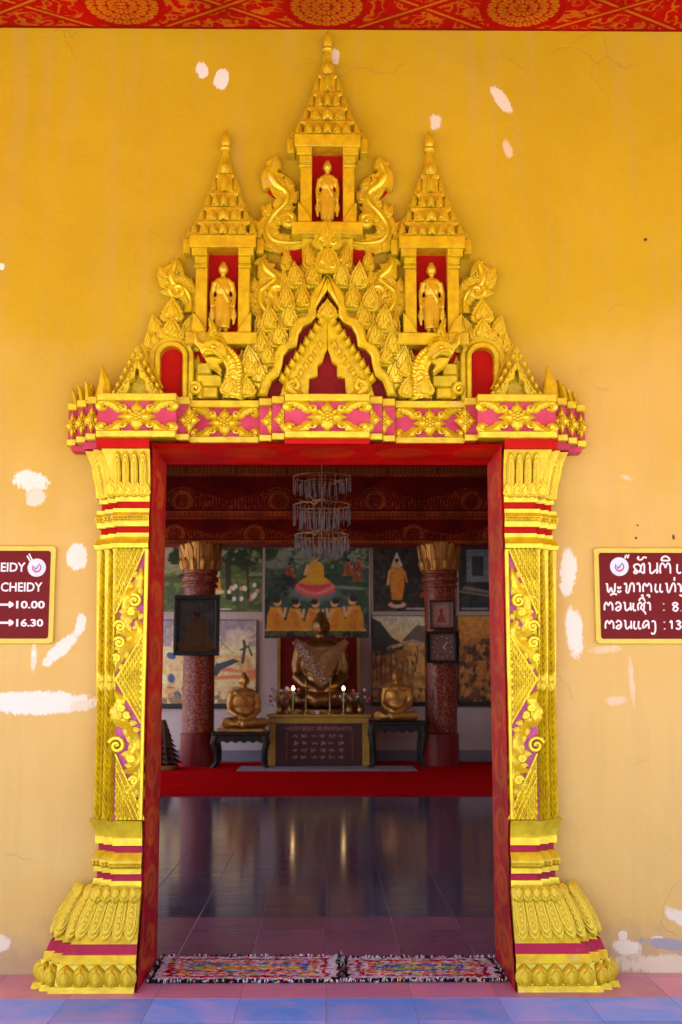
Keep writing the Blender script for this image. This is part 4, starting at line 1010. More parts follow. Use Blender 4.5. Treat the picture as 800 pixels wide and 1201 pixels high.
def side_arch(s, nm):
    root = thing('arched_niche', 'small red arched niche with flame leaves on the %s end of the cornice' % nm, 'niche', (s*Lm(201, 465)[0], 0, CT), 'arched niches of the pediment')
    def z_(a, b): return Lm(80+a/3.333, 270+b/3.333, YP)
    cx = z_(403, 500)[0]
    def arch(hw, top, n=14):
        zt = z_(403, top)[1]; hw *= KP; zs_ = zt-hw*.9
        return [(cx-hw, ZB), (cx+hw, ZB)]+[(cx+hw*math.cos(t), zs_+hw*.9*math.sin(t)) for t in np.linspace(0, math.pi, n)]
    MB().prism(arch(13, 452), 0, -.052, .001).build('niche_back', 'red', root, s, 20)
    o = arch(24, 415, 22); i = arch(13, 452, 22); n = len(o)
    for (ha, ta, hb, tb, y1) in ((18.5, 433, 12.8, 453, -.125), (25, 412, 18.6, 433, -.105)):
        O = arch(ha, ta, 22); I = arch(hb, tb, 22)
        MB().prism([O[0]]+O[:1:-1]+[O[1]]+[I[1]]+I[2:]+[I[0]], 0, y1, .006).build('arch_band', 'gold', root, s)
    back = [z_(*p) for p in ((290, 650), (305, 450), (330, 370), (403, 300), (475, 370), (500, 450), (510, 650))]
    MB().prism([(x, max(z, ZB)) for x, z in back], 0, -.045, .004).build('flame_back', 'gold_worn', root, s)
    for (a, b, L_, W_, an, fr) in ((402, 352, 30, 24, 0, .10), (402, 420, 26, 22, 0, .125), (345, 400, 26, 17, -14, .09), (460, 400, 26, 17, 14, .09), (370, 425, 18, 13, -14, .11), (435, 425, 18, 13, 14, .11),
                                   (318, 465, 27, 15, -6, .09), (486, 465, 27, 15, 8, .09), (345, 450, 17, 12, -14, .108), (462, 450, 17, 12, 14, .108), (306, 540, 24, 13, -4, .06), (497, 540, 24, 13, 4, .06)):
        x, z = z_(a, b); place('flame', 'flame_leaf', root, s*x, -fr+.03, max(z, ZB), L_*KP, W_*KP*1.15, -s*an*-1*1.0 if False else s*(-an), 1, 0, .14)
    x, z = z_(495, 625); m = MB(); m.tube(y3(spiral(x, z+.01, .034, .005, 1.4, R(60), 20, 1), -.11), [.015, .014, .008], 6); m.ribbon([(x-.02, z-.04), (x-.035, z+.0), (x-.03, z+.06)], [.02, .022, .002], .025, -.085, 0, 1, .2, 7); m.build('scroll', 'gold', root, s)
def small_gable(s, nm):
    root = thing('small_gable', 'small gold gable with dark figure-shaped opening near the %s end of the cornice' % nm, 'gable', (s*Lm(163, 465)[0], -.1, CT), 'small gables of the pediment')
    yy = -.20
    def z_(a, b): x, z = P(70+a/6.154, 400+b/6.154, yy); return -x, z
    # triangle with an opening, as two rakes
    lt = [(560, 130), (480, 270), (385, 400), (485, 400), (485, 375), (500, 350), (505, 290), (540, 270), (548, 215), (560, 195)]
    rt = [(560, 130), (650, 270), (745, 400), (645, 400), (640, 375), (618, 350), (615, 290), (578, 270), (572, 215), (560, 195)]
    for h in (lt, rt):
        MB().prism([(x, max(z, ZB)) for x, z in (z_(*p) for p in h)], -.10, -.215, .006).build('rake', 'gold', root, s, 25)
    x0, x1 = sorted((z_(500, 400)[0], z_(620, 400)[0])); MB().prism([(x0, ZB), (x1, ZB), (x1, z_(0, 300)[1]), ((x0+x1)/2, z_(0, 200)[1]), (x0, z_(0, 300)[1])], -.10, -.13, .002).build('opening_back', 'gold_worn', root, s, 0)
    for k in range(6):
        for (ax, bx) in ((535, 395), (590, 735)):
            t = k/5; x, z = z_(ax+(bx-ax)*t, 120+(385-120)*t); place('diamond', 'leaf_bead', root, s*x, -.213, z+.006, .055, .035, -s*18 if bx < ax else s*18, 1, 0, .09)
            x, z = z_(ax+(bx-ax)*t*.86+(16 if bx < ax else -16), 170+(385-170)*t)
            if k: place('diamond', 'leaf_bead', root, s*x, -.215, z, .034, .026, 0, 1, 0, .07)
    x, z = z_(560, 120); place('flame', 'flame_leaf', root, s*x, -.20, z-.015, .085, .05, 0, 1, 0, .09)
    m = MB(); a, b = z_(575, -10), z_(735, 330); m.tube([(a[0], -.13, a[1]), (b[0], -.16, b[1])], [.006, .008], 6); m.build('rear_rib', 'gold_worn', root, s)
def end_flames(s, nm):
    for i, (px, py, L_, W_, an, y) in enumerate(((121, 466, 36, 22, -4, -.22), (105, 468, 24, 12, -14, -.17), (98, 470, 22, 11, -18, -.12), (91, 472, 19, 10, -22, -.07))):
        x, z = P(px, py, y); root = thing('corner_flame', ('largest' if i == 0 else ('second', 'third', 'outermost')[i-1])+' of the small gold corner flames at the %s end of the cornice' % nm, 'ornament', (x*-s if s > 0 else x, y, CT), 'corner flames of the cornice')
        m = MB(); m.ribbon([(0, 0), (W_*.1*KP, L_*.45*KP), (0, L_*1.05*KP)], [W_*.5*KP, W_*.38*KP, .002], .04, 0, .25, 6, .25, 9)
        o = m.build('flame', 'gold', root); o.location = (abs(x)*s, y+.02, CT+.001); o.rotation_euler = (0, s*R(an)*-1 if False else R(-an*s*-1 if s > 0 else an), 0)
        m = MB(); m.prism([(-W_*.5*KP, 0), (W_*.5*KP, 0), (W_*.12*KP, L_*.8*KP), (-W_*.12*KP, L_*.8*KP)], .05, 0, .004); o = m.build('flame_back', 'gold_worn', root); o.location = (abs(x)*s, y+.021, CT+.001)
for s, nm in ((-1, 'left'), (1, 'right')):
    naga(s, nm); side_arch(s, nm); small_gable(s, nm); end_flames(s, nm)

# ================================================================== SIGNS
def rrect(x0, x1, z0, z1, r, n=5):
    out = []
    for (cx, cz, a) in ((x1-r, z1-r, 0), (x0+r, z1-r, 90), (x0+r, z0+r, 180), (x1-r, z0+r, 270)):
        out += [(cx+r*math.cos(R(a+90*k/n)), cz+r*math.sin(R(a+90*k/n))) for k in range(n+1)]
    return out
def text_mesh(body, x0, x1, z0, h, y, name, parent, bold=.02, mat='sign_white'):
    cu = bpy.data.curves.new('t', 'FONT'); cu.body = body; cu.size = 1; cu.offset = bold; cu.extrude = 0; cu.resolution_u = 3
    o = bpy.data.objects.new('t', cu); COL.objects.link(o); dg = bpy.context.evaluated_depsgraph_get()
    me = bpy.data.meshes.new_from_object(o.evaluated_get(dg)); bpy.data.objects.remove(o); bpy.data.curves.remove(cu)
    co = np.zeros(len(me.vertices)*3); me.vertices.foreach_get('co', co); co = co.reshape(-1, 3)
    mn, mx_ = co.min(0), co.max(0); sc = (mx_-mn); out = np.zeros_like(co)
    out[:, 0] = x0+(co[:, 0]-mn[0])/sc[0]*(x1-x0); out[:, 2] = z0+(co[:, 1]-mn[1])/sc[1]*h; out[:, 1] = y
    me.vertices.foreach_set('co', out.reshape(-1)); me.update(); me.materials.clear(); me.materials.append(M[mat]); me.name = name
    return link(name, me, parent)
def strokes(name, lines, conv, rad, y, parent, mat='sign_white'):
    m = MB()
    for ln in lines:
        pts = [conv(*p) for p in (catmull(ln, 4) if len(ln) > 2 else ln)]; m.tube([(x, y, z) for x, z in pts], rad, 8, .12)
    return m.build(name, mat, parent, 1, 30, 'stuff' if len(lines) > 8 else None)
YS = -.030
def sign(s, label, x_in_t, x_in_b, pt, pb):
    """x_in: frame edge nearest the door (photo px), pt/pb top/bottom"""
    xi = abs(PX(x_in_t, pt, YS)); zt, zb = PZ(pt, YS), PZ(pb, YS); xo = xi+.98
    a, b = sorted((s*xi, s*xo)); root = thing('sign_board', label, 'sign', ((a+b)/2, YS, zb), 'maroon opening-hours signs')
    MB().prism(rrect(a, b, zb, zt, .022), -.001, -.024, .003).build('frame', 'sign_yellow', root)
    e = .027; MB().prism(rrect(a+e, b-e, zb+e, zt-e, .014), -.0245, -.028, .001).build('panel', 'sign_red', root)
    return root
sl = sign(-1, 'maroon sign with white English opening hours, left of the doorway', 65.5, 60, 640.5, 755)
sr = sign(1, 'maroon sign with white Lao opening hours, right of the doorway', 696.5, 702, 642, 755)
def lz(a, b): return P(a/4.29, 600+b/4.29, YS)
def txt(body, a0, a1, b0, b1, bold=.02):
    x0, z1 = lz(a0, b0); x1, z0 = lz(a1, b1); text_mesh(body, x0, x1, z0, z1-z0, -.0292, 'lettering', sl, bold)
txt('CHEIDY', -82, 128, 256, 303); txt('CHEIDY', 5, 213, 356, 403); txt('10.00', 82, 225, 449, 488, .03); txt('16.30', 82, 217, 540, 579, .03)
for b in (468, 559):
    strokes('arrow', [[(-20, b), (60, b)], [(44, b-13), (64, b), (44, b+13)]], lz, .006, -.0285, sl)
def rz(a, b): return P(685+a/6.957, 630+b/6.957, YS)
LAO = [  # white hand-painted Lao lettering, traced stroke by stroke
 [(340, 150), (336, 174)], [(350, 148), (342, 150)], [(362, 146), (356, 172)], [(370, 145), (362, 147)],
 [(436, 284), (420, 272), (408, 288), (424, 296), (438, 280), (416, 256), (408, 232), (436, 220), (462, 238), (462, 268), (448, 288)], [(462, 240), (490, 216), (492, 294)], [(448, 270), (490, 296)],
 [(450, 158), (438, 170), (452, 184), (474, 180), (486, 164), (512, 168)],
 [(524, 216), (538, 216), (540, 282), (556, 294), (590, 266), (604, 280), (590, 296)], [(598, 208), (598, 294)],
 [(624, 296), (622, 240), (640, 212), (662, 236), (664, 250), (682, 214), (702, 230), (706, 296)],
 [(630, 190), (640, 166), (668, 156), (694, 172), (694, 190), (630, 190)],
 [(762, 220), (760, 276), (774, 294), (792, 286)], [(820, 220), (818, 276), (832, 294), (848, 286)],
 [(178, 384), (190, 384), (194, 436), (206, 446), (220, 412), (234, 446), (250, 440), (254, 376)], [(214, 474), (240, 462), (270, 468)],
 [(286, 404), (276, 412), (288, 418), (304, 404)], [(286, 436), (276, 444), (288, 450), (304, 436)],
 [(328, 386), (340, 376), (348, 400), (346, 446), (364, 448), (380, 386), (398, 376), (408, 400), (408, 448)], [(428, 384), (446, 376), (456, 400), (456, 448)],
 [(484, 446), (482, 404), (496, 378), (514, 400), (530, 378), (548, 398), (550, 448)], [(512, 480), (524, 470), (534, 478), (532, 494)],
 [(586, 380), (582, 430), (594, 448), (606, 440)], [(624, 380), (620, 430), (632, 448), (644, 440)],
 [(664, 384), (676, 380), (682, 436), (696, 448), (722, 384), (736, 378), (746, 410), (744, 448)], [(738, 326), (738, 356)],
 [(762, 386), (776, 380), (790, 410), (790, 448)], [(780, 470), (800, 482)], [(806, 448), (806, 384), (830, 380)],
 [(168, 596), (168, 556), (182, 532), (200, 556), (214, 532), (232, 552), (234, 598)], [(258, 548), (276, 530), (298, 546), (300, 580), (278, 600), (260, 586), (284, 566), (298, 572)],
 [(322, 536), (334, 536), (338, 586), (352, 598), (376, 576), (384, 598)], [(380, 534), (384, 598)], [(404, 536), (402, 584), (414, 600), (424, 592)],
 [(444, 598), (440, 556), (458, 532), (474, 552), (462, 580), (488, 590), (492, 540), (506, 530)], [(482, 600), (498, 612), (504, 630)], [(448, 520), (462, 500), (486, 500), (496, 520)], [(468, 482), (478, 472), (484, 490)], [(516, 540), (532, 534), (540, 556), (540, 598)],
 [(650, 540), (651, 548)], [(652, 592), (653, 600)],
 [(742, 532), (724, 548), (742, 564), (768, 580), (752, 602), (728, 590), (744, 564), (766, 546), (742, 532)], [(792, 598), (794, 602)],
 [(176, 746), (176, 706), (190, 682), (208, 706), (222, 682), (240, 702), (242, 748)], [(262, 698), (280, 680), (302, 696), (304, 728), (282, 748), (264, 736), (288, 716), (302, 722)],
 [(326, 684), (338, 684), (342, 734), (356, 748), (378, 726), (388, 748)], [(384, 682), (388, 748)], [(412, 684), (408, 732), (420, 748), (430, 740)], [(448, 684), (444, 732), (456, 748), (466, 740)],
 [(488, 746), (480, 722), (494, 690), (516, 682), (528, 704), (508, 720), (496, 738)], [(528, 704), (530, 748)], [(552, 690), (570, 684), (582, 704), (582, 770), (564, 790), (548, 780)],
 [(656, 690), (657, 698)], [(658, 744), (659, 752)], [(700, 698), (716, 684), (718, 748)], [(752, 690), (772, 682), (788, 698), (768, 712), (792, 728), (774, 750), (750, 742)]]
strokes('lettering', LAO, rz, .0047, -.0288, sr)
def emblem(root, cx, cz, r, sg):
    m = MB(); m.prism([(cx+r*math.cos(t), cz+r*math.sin(t)) for t in np.linspace(0, 2*math.pi, 32)[:-1]], -.0282, -.0302, .001); d = m.build('emblem', 'sky_white', root)
    m = MB(); m.tube([(cx+a*r, -.0304, cz+b*r) for a, b in catmull([(-.42, .25), (-.40, -.2), (-.1, -.45), (.3, -.35), (.45, .05), (.30, .35)], 4)], [r*.06, r*.10, r*.05], 6, .1); m.build('emblem_swoosh', 'emblem_red', d)
    m = MB(); m.tube([(cx+a*r, -.0305, cz+b*r) for a, b in catmull([(-.30, .10), (-.12, -.18), (.10, .10), (.32, .42)], 4)], [r*.05, r*.09, r*.04], 6, .1); m.build('emblem_tick', 'emblem_blue', d)
x, z = lz(185, 282); emblem(sl, x, z, 46/4.29*MPP(0), 1)
strokes('emblem_ray', [[(146, 212), (162, 244)]], lz, .004, -.0285, sl); strokes('emblem_ray', [[(136, 222), (152, 250)]], lz, .004, -.0285, sl)
x, z = rz(289, 240); emblem(sr, x, z, 77/6.957*MPP(0), -1)

# ================================================================== RUGS IN THE DOORWAY
def rag_rug(label, x0, x1, y0, y1, seed, tip):
    root = thing('rag_rug', label, 'rug', ((x0+x1)/2, (y0+y1)/2, 0), 'rag rugs in the doorway')
    W, H = int((x1-x0)/.0055), int((y1-y0)/.0065); cv = Canvas(W, H, (30, 26, 34), (x1-x0)/(y1-y0)); rs = np.random.RandomState(seed)
    X = cv.u*(x1-x0); Y = cv.v*(y1-y0); wob = (vnoise(H, W, 18, seed, 3)-.5)*.06
    d = np.minimum(np.minimum(X, x1-x0-X), np.minimum(Y, y1-y0-Y))+wob
    bands = [(0, (34, 30, 36)), (.028, (206, 198, 202)), (.075, (168, 24, 56)), (.105, (214, 206, 208)), (.130, (230, 130, 70)), (.165, (190, 190, 200)), (.190, (60, 110, 180)), (.225, (160, 200, 90)), (.255, (236, 170, 90))]
    for k, (t, c) in enumerate(bands): cv.blend((d > t)*1.0, c)
    pal = np.array([(210, 200, 205), (180, 20, 55), (235, 140, 60), (40, 110, 180), (150, 200, 70), (30, 28, 36), (240, 190, 90), (200, 60, 110), (90, 160, 150)])
    cells = rs.randint(0, len(pal), (H//2+2, W//4+2)); mk = rs.rand(H//2+2, W//4+2)
    ii = (np.arange(H)//2)[:, None]; jj = ((np.arange(W)[None]+(ii*2)%4)//4); pc_ = pal[cells[ii, jj]]; mm = (mk[ii, jj] < np.where(d > .10, .50, .16))[..., None]
    cv.img = np.where(mm, pc_, cv.img); cv.mottle(seed+1, 60, .35)
    disp = .008+.008*vnoise(H, W, 60, seed+3, 2)+.004*rs.rand(H, W); disp *= np.clip(np.minimum(np.minimum(X, x1-x0-X), np.minimum(Y, y1-y0-Y))/.02, .05, 1)
    disp += tip*np.clip((X-(x1-x0)+.12)/.12, 0, 1)**2
    link('weave', canvas_mesh('weave', cv, (x0, y0, .001), (x1-x0, 0, 0), (0, y1-y0, 0), 'rug', disp), root)
    n = 420; V = []; F = []; C = []
    for i in range(n):       # shaggy ends of the rags along the hem
        t = rs.rand(); e = rs.choice(4, p=[.4, .3, .15, .15])
        x, y, a = ((x0+t*(x1-x0), y0, -90), (x0+t*(x1-x0), y1, 90), (x0, y0+t*(y1-y0), 180), (x1, y0+t*(y1-y0), 0))[e]
        a = R(a+rs.uniform(-40, 40)); L_ = rs.uniform(.012, .032); w_ = .004; h = rs.uniform(.004, .02); zt = tip if e == 3 else 0
        dx, dy = math.cos(a), math.sin(a); x -= dx*.012; y -= dy*.012; b = len(V)
        V += [(x-dy*w_, y+dx*w_, .004+zt), (x+dy*w_, y-dx*w_, .004+zt), (x+dx*L_*.5+dy*w_, y+dy*L_*.5-dx*w_, h+.006+zt), (x+dx*L_*.5-dy*w_, y+dy*L_*.5+dx*w_, h+.006+zt), (x+dx*L_, y+dy*L_, .003)]
        F += [(b, b+1, b+2, b+3), (b+3, b+2, b+4)]; c = pal[rs.randint(0, 9)] if rs.rand() < .10 else ((200, 190, 196) if rs.rand() < .42 else (24, 20, 26)); C += [list(s2l(c))+[1]]*5
    me = mesh_of('fringe', V, F, 'rug', 0); ca = me.color_attributes.new('Col', 'FLOAT_COLOR', 'POINT'); ca.data.foreach_set('color', np.array(C, np.float32).reshape(-1)); link('fringe', me, root, 'stuff')
rag_rug('long rag rug with white hem overlapping its neighbour, left half of the threshold', -.905, .085, -.21, .36, 3, .022)
rag_rug('rag rug with black fringe and green stripe, right half of the threshold', .09, .915, -.20, .32, 11, .0)

# ================================================================== HALL INTERIOR
YC, YB = 16.0, 17.66
def RW(px, py, Y=YB): return P(px, py, Y)
# ---- columns
def column(px, label):
    x = PX(px, 899, YC); root = thing('column', label, 'column', (x, YC, 0), 'red hall columns'); r = 18.6*MPP(YC)
    z1 = PZ(690, YC); MB().lathe([(r*1.10, 0), (r*1.10, .58), (r*1.02, .60), (r, .62), (r*.97, z1)], x, YC, 28).build('shaft', 'column', root, 1, 40)
    m = MB(); zz = z1+.001
    for (p0, p1, f) in ((690, 686, 1.12), (686, 683, 1.02), (683, 677, 1.16), (677, 674, 1.04), (674, 670, 1.12)):
        za, zb = PZ(p0, YC), PZ(p1, YC); m.lathe([(r*f*.97, za+.001), (r*f, za+.01), (r*f, zb-.01), (r*f*.97, zb-.001)], x, YC, 28)
    m.build('collar', 'column', root, 1, 40)
    za, zb = PZ(670, YC), PZ(638, YC)
    MB().lathe([(r*1.0, za+.001), (r*1.02, za+.1), (r*1.12, za+(zb-za)*.6), (r*1.3, zb-.02), (r*1.3, zb-.003)], x, YC, 28).build('capital_bell', 'gilt', root, 1, 40)
    for k in range(12):
        a = 2*math.pi*k/12; o = place('tall_leaf', 'capital_leaf', root, x+math.sin(a)*r*1.02, YC-math.cos(a)*r*1.02, za+.01, (zb-za)*1.02, r*.62, 0, 1, 0, .16, 'gilt'); o.rotation_euler = (R(11), 0, a)
        o = place('petal', 'capital_leaf', root, x+math.sin(a+.26)*r*1.06, YC-math.cos(a+.26)*r*1.06, za+.01, (zb-za)*.45, r*.42, 0, 1, 0, .16, 'gilt'); o.rotation_euler = (R(14), 0, a+.26)
    return x, r
xcl, rcl = column(231.5, 'red stencilled column with gilt capital behind the large framed portrait, hall left')
xcr, rcr = column(518, 'red stencilled column with gilt capital bearing the clock, hall right')
# ---- stencilled beam over the columns
bm = thing('beam', 'dark red beam with gold stencil frieze across the hall above the columns', 'beam', (0, YC, 4), None)
zb0, zb1, zb2, zb3 = PZ(637.5, YC-.35), PZ(607.5, YC-.35), PZ(556, YC-.47), PZ(540, YC-.47)
MB().box(-HALL_X, HALL_X, YC-.35, YC+.35, zb0, zb1).build('lower_beam', 'red_dark', bm, 1, 0)
MB().box(-HALL_X, HALL_X, YC-.47, YC+.47, zb1+.001, HALL_H-.001).build('upper_beam', 'red_dark', bm, 1, 0)
def frieze(z0, z1, y, seed, per):
    W, H = 700, max(20, int((z1-z0)/.010)); w_ = 7.0; h_ = z1-z0; cv = Canvas(W, H, (88, 14, 10), w_/h_); X = cv.u*w_; g = (158, 84, 40)
    k = (X/per) % 1.0-.5; t = vnoise(H, W, 90, seed, 2); base = .16; hh = np.clip(.86-np.abs(k)*1.1, 0, 1); leaf = (cv.v > base)&(cv.v < base+hh*(.80-base))
    dd = np.hypot(k*per, (cv.v-.35)*h_); an = np.arctan2((cv.v-.35)*h_, np.abs(k)*per); rings = np.sin(dd*105+5*an) > .3; pet = np.abs(np.sin(an*11+dd*30)) > .3
    cv.blend((leaf & rings & pet)*.5, g); cv.blend((leaf & (np.abs(t-.5) < .03))*.5, g); ring2 = np.abs(dd-.16) < .03; cv.blend((ring2 & (cv.v > base))*.5, g)
    for (a, b) in ((.0, .10), (.94, 1.0)):
        cv.blend(((cv.v >= a)&(cv.v <= b)&((X*22) % 1.0 > .35))*.8, g); cv.blend((np.abs(cv.v-b) < .012)*.8, g)
    cv.mottle(seed, 30, .3); link('frieze', canvas_mesh('frieze', cv, (-3.5, y, z0), (w_, 0, 0), (0, 0, h_), 'stencil'), bm)
frieze(zb0, zb1, YC-.353, 21, 1.45); frieze(zb1+.02, zb2, YC-.473, 23, 1.75)
cvb = Canvas(420, 10, (70, 10, 8), 40); cvb.blend((((cvb.u*160) % 1.0) > .4)*.8, (150, 92, 40)); link('frieze', canvas_mesh('frieze', cvb, (-3.5, YC-.475, zb2+.01), (7, 0, 0), (0, 0, .11), 'stencil'), bm)
# ---- paintings on the rear wall
def painting(label, cv, px0, px1, py0, py1, y=YB, frame='white_plaster', fw_=.022, name='painting'):
    cv.img = np.clip((cv.img-60)*1.28+92, 0, 255); (x0, z1), (x1, z0) = P(px0, py0, y), P(px1, py1, y); root = thing(name, label, 'painting', ((x0+x1)/2, y, z0), 'paintings on the rear wall')
    MB().box(x0, x1, y+.003, HALL_Y1-.0012, z0, z1).build('backing', frame, root, 1, 0)
    for (a, b, c, d) in ((x0, x1, z1-fw_, z1), (x0, x1, z0, z0+fw_), (x0, x0+fw_, z0+fw_, z1-fw_), (x1-fw_, x1, z0+fw_, z1-fw_)):
        MB().box(a, b, y-.018, y+.002, c, d).build('frame_strip', frame, root, 1, 0)
    link('canvas', canvas_mesh('canvas', cv, (x0+fw_*.5, y, z0+fw_*.5), (x1-x0-fw_, 0, 0), (0, 0, z1-z0-fw_), 'mural'), root)
OR, SK, GRN, DGR = (214, 120, 24), (206, 140, 96), (52, 72, 40), (26, 36, 26)
def monk(c, u, v, h, fx=1, skin=SK, robe=OR):
    w_ = h*.34/c.a
    c.poly([(u-fx*w_*.9, v), (u+fx*w_*1.2, v), (u+fx*w_*1.3, v+h*.16), (u+fx*w_*.55, v+h*.36), (u+fx*w_*.45, v+h*.70), (u-fx*w_*.55, v+h*.72), (u-fx*w_*.85, v+h*.40)], robe)
    c.poly([(u-fx*w_*.2, v+h*.05), (u+fx*w_*.3, v+h*.1), (u+fx*w_*.1, v+h*.6), (u-fx*w_*.5, v+h*.6)], tuple(int(q*.78) for q in robe), .6)
    c.line([(u+fx*w_*.15, v+h*.62), (u+fx*w_*.6, v+h*.44), (u+fx*w_*.72, v+h*.66)], h*.045, skin); c.ell(u+fx*w_*.05, v+h*.86, w_*.34, h*.13, skin); c.ell(u-fx*w_*.05, v+h*.92, w_*.34, h*.09, (34, 22, 18)); c.ell(u-fx*w_*.8, v+h*.03, w_*.3, h*.04, skin)
def central():
    c = Canvas(220, 196, (44, 62, 56), 1.1); c.grad((150, 150, 140), (96, 112, 96), .82, 1); c.foliage(1, 10, .5, (36, 58, 40)); c.foliage(2, 14, .55, (60, 84, 60)); c.foliage(3, 9, .52, (24, 38, 40), (c.v < .7)*1.0)
    c.foliage(4, 18, .56, (112, 124, 106), (c.v > .76)*1.0); c.ell(.10, .80, .14, .05, (128, 132, 120), 0, .6, .7); c.ell(.8, .55, .16, .02, (120, 124, 118), -4, .6, .8)
    for (u, v, h) in ((.24, .66, .16), (.80, .68, .18), (.90, .74, .14), (.88, .62, .14)): monk(c, u, v, h, 1, (160, 90, 74), (128, 66, 34))
    for (u, v) in ((.18, .6), (.30, .62)): c.foliage(7, 20, .45, (18, 26, 24), (np.hypot((c.u-u)*1.1, c.v-v) < .09)*1.0)
    c.ell(.48, .50, .23, .10, (96, 112, 116), 0, .4, .7)
    for r, (cc, k) in enumerate((((196, 70, 74), 9), ((226, 110, 108), 8), ((190, 52, 66), 7))):
        for i in range(k):
            t = (i+.5)/k; c.ell(.48+(t-.5)*(.36-.03*r), .515+.05*r*.5-.06*math.sin(math.pi*t)+.035, .030, .050-.006*r, cc, (t-.5)*-50)
    c.ell(.48, .615, .15, .035, (196, 130, 26)); c.ell(.48, .64, .12, .03, (214, 146, 30)); c.poly([(.40, .65), (.57, .65), (.56, .80), (.52, .83), (.44, .83), (.40, .78)], (206, 136, 28)); c.line([(.41, .79), (.385, .70), (.43, .73)], .016, (214, 150, 96))
    c.ell(.485, .875, .032, .042, (210, 150, 96)); c.ell(.485, .905, .034, .028, (40, 26, 22)); c.ell(.485, .935, .016, .016, (40, 26, 22)); c.poly([(.478, .94), (.485, .985), (.492, .94)], (220, 170, 70))
    c.grad((40, 44, 26), (20, 24, 18), 0, .10); c.foliage(9, 20, .52, (74, 74, 34), (c.v < .14)*1.0)
    for (u, h, f) in ((.12, .36, 1), (.30, .34, 1), (.48, .34, 1), (.67, .35, -1), (.84, .38, -1)): monk(c, u, .085, h, f)
    c.mottle(12, 40, .16); return c
painting('large square painting of a robed figure on a pink lotus above five kneeling monks', central(), 310, 434.5, 640, 750)
def grove(seed, fig):
    c = Canvas(190, 140, (56, 70, 40), 1.5); c.grad((150, 140, 120), (110, 116, 80), .55, 1); c.foliage(seed, 7, .46, (36, 50, 28), (c.v > .5)*1.0); c.foliage(seed+1, 12, .5, (66, 84, 44)); c.foliage(seed+2, 16, .56, (90, 100, 50), (c.v < .5)*1.0)
    for (u, w_) in ((.62, .02), (.72, .034), (.88, .012)): c.line([(u, .22), (u-.01, .7), (u+.03, 1)], w_, (46, 34, 26)); c.line([(u, .72), (u-.12, .9), (u-.2, .98)], w_*.5, (40, 30, 24))
    c.foliage(seed+3, 10, .48, (28, 42, 24), (c.v > .72)*1.0); c.ell(.08, .80, .08, .10, (176, 106, 44), 0, .5, .7)
    if fig:
        c.ell(.60, .60, .045, .10, (206, 196, 150), 0, .3, .8); c.ell(.60, .58, .028, .06, (196, 140, 100)); c.ell(.60, .64, .026, .03, (30, 22, 18)); c.poly([(.55, .32), (.66, .32), (.645, .52), (.565, .52)], OR); c.ell(.61, .31, .075, .04, (214, 156, 120))
        for i in range(16):
            rs = np.random.RandomState(i); c.ell(.72+rs.rand()*.24, .20+rs.rand()*.22, .016, .035, [(222, 190, 170), (200, 120, 100), (230, 214, 196)][i % 3])
    c.line([(.05, .05), (.16, .05)], .012, (200, 196, 186), .7); c.line([(.50, .05), (.74, .05)], .012, (200, 196, 186), .7); c.mottle(seed+8, 30, .2); return c
painting('forest painting with a haloed robed figure under trees, upper left of the hall', grove(31, True), 166, 309, 640, 719)
def parched(seed):
    c = Canvas(170, 140, (196, 160, 112), 1.2); c.grad((150, 136, 140), (206, 176, 128), .62, 1); c.foliage(seed, 6, .5, (126, 112, 118), (c.v > .7)*1.0, .8); c.foliage(seed+1, 9, .54, (176, 130, 74), (c.v < .6)*1.0, .8)
    c.line([(.55, .42), (.7, .44), (1, .40)], .02, (186, 92, 60), .8); c.line([(.52, .33), (.75, .35), (1, .36)], .02, (196, 96, 60)); c.poly([(.60, .36), (.66, .50), (.80, .56), (.86, .53), (.80, .50), (.70, .44), (.66, .36)], (44, 56, 58)); c.line([(.66, .50), (.62, .38)], .012, (44, 56, 58))
    c.line([(.88, .52), (.90, .70), (.89, .76)], .016, (60, 46, 40)); c.line([(.86, .66), (.93, .70), (.96, .60)], .010, (60, 46, 40)); c.line([(.66, .60), (.70, .74), (.80, .62)], .006, (150, 110, 70))
    for i in range(22):
        rs = np.random.RandomState(seed+i); u, v = rs.rand()*.48, .12+rs.rand()*.55; c.ell(u, v, .03, .05, [(56, 70, 110), (210, 150, 60), (120, 70, 40), (226, 190, 140)][i % 4], rs.rand()*90)
    c.foliage(seed+5, 14, .52, (120, 96, 66), (c.v < .24)*1.0); c.grad((22, 26, 28), (22, 26, 28), 0, .055); c.mottle(seed+7, 30, .2); return c
painting('pale sandy painting of dry ground and thin figures, lower left of the hall', parched(51), 166, 300.5, 727, 831, frame='black_wood', fw_=.01)
def night():
    c = Canvas(150, 130, (26, 24, 26), 1.1); c.foliage(61, 9, .5, (40, 38, 34)); c.foliage(62, 14, .55, (54, 44, 34)); c.poly([(.23, .70), (.30, .92), (.37, .70), (.30, .66)], (196, 182, 166), .85); c.ell(.30, .74, .026, .045, (196, 130, 84)); c.ell(.30, .785, .024, .03, (30, 20, 18))
    c.poly([(.22, .68), (.38, .68), (.39, .40), (.36, .18), (.24, .18), (.22, .40)], (188, 112, 34)); c.line([(.21, .62), (.19, .42)], .018, (200, 140, 96)); c.line([(.39, .62), (.42, .46)], .016, (190, 110, 34)); c.ell(.30, .11, .11, .05, (206, 150, 130)); c.ell(.30, .14, .06, .03, (40, 30, 26))
    monk(c, .68, .22, .28, -1, (150, 90, 60), (138, 60, 28)); c.line([(.42, .05), (.8, .05)], .014, (190, 186, 180), .7); c.mottle(63, 30, .25); return c
painting('dark painting of a standing robed figure with pale pointed halo, upper right', night(), 436, 534, 640, 718.5)
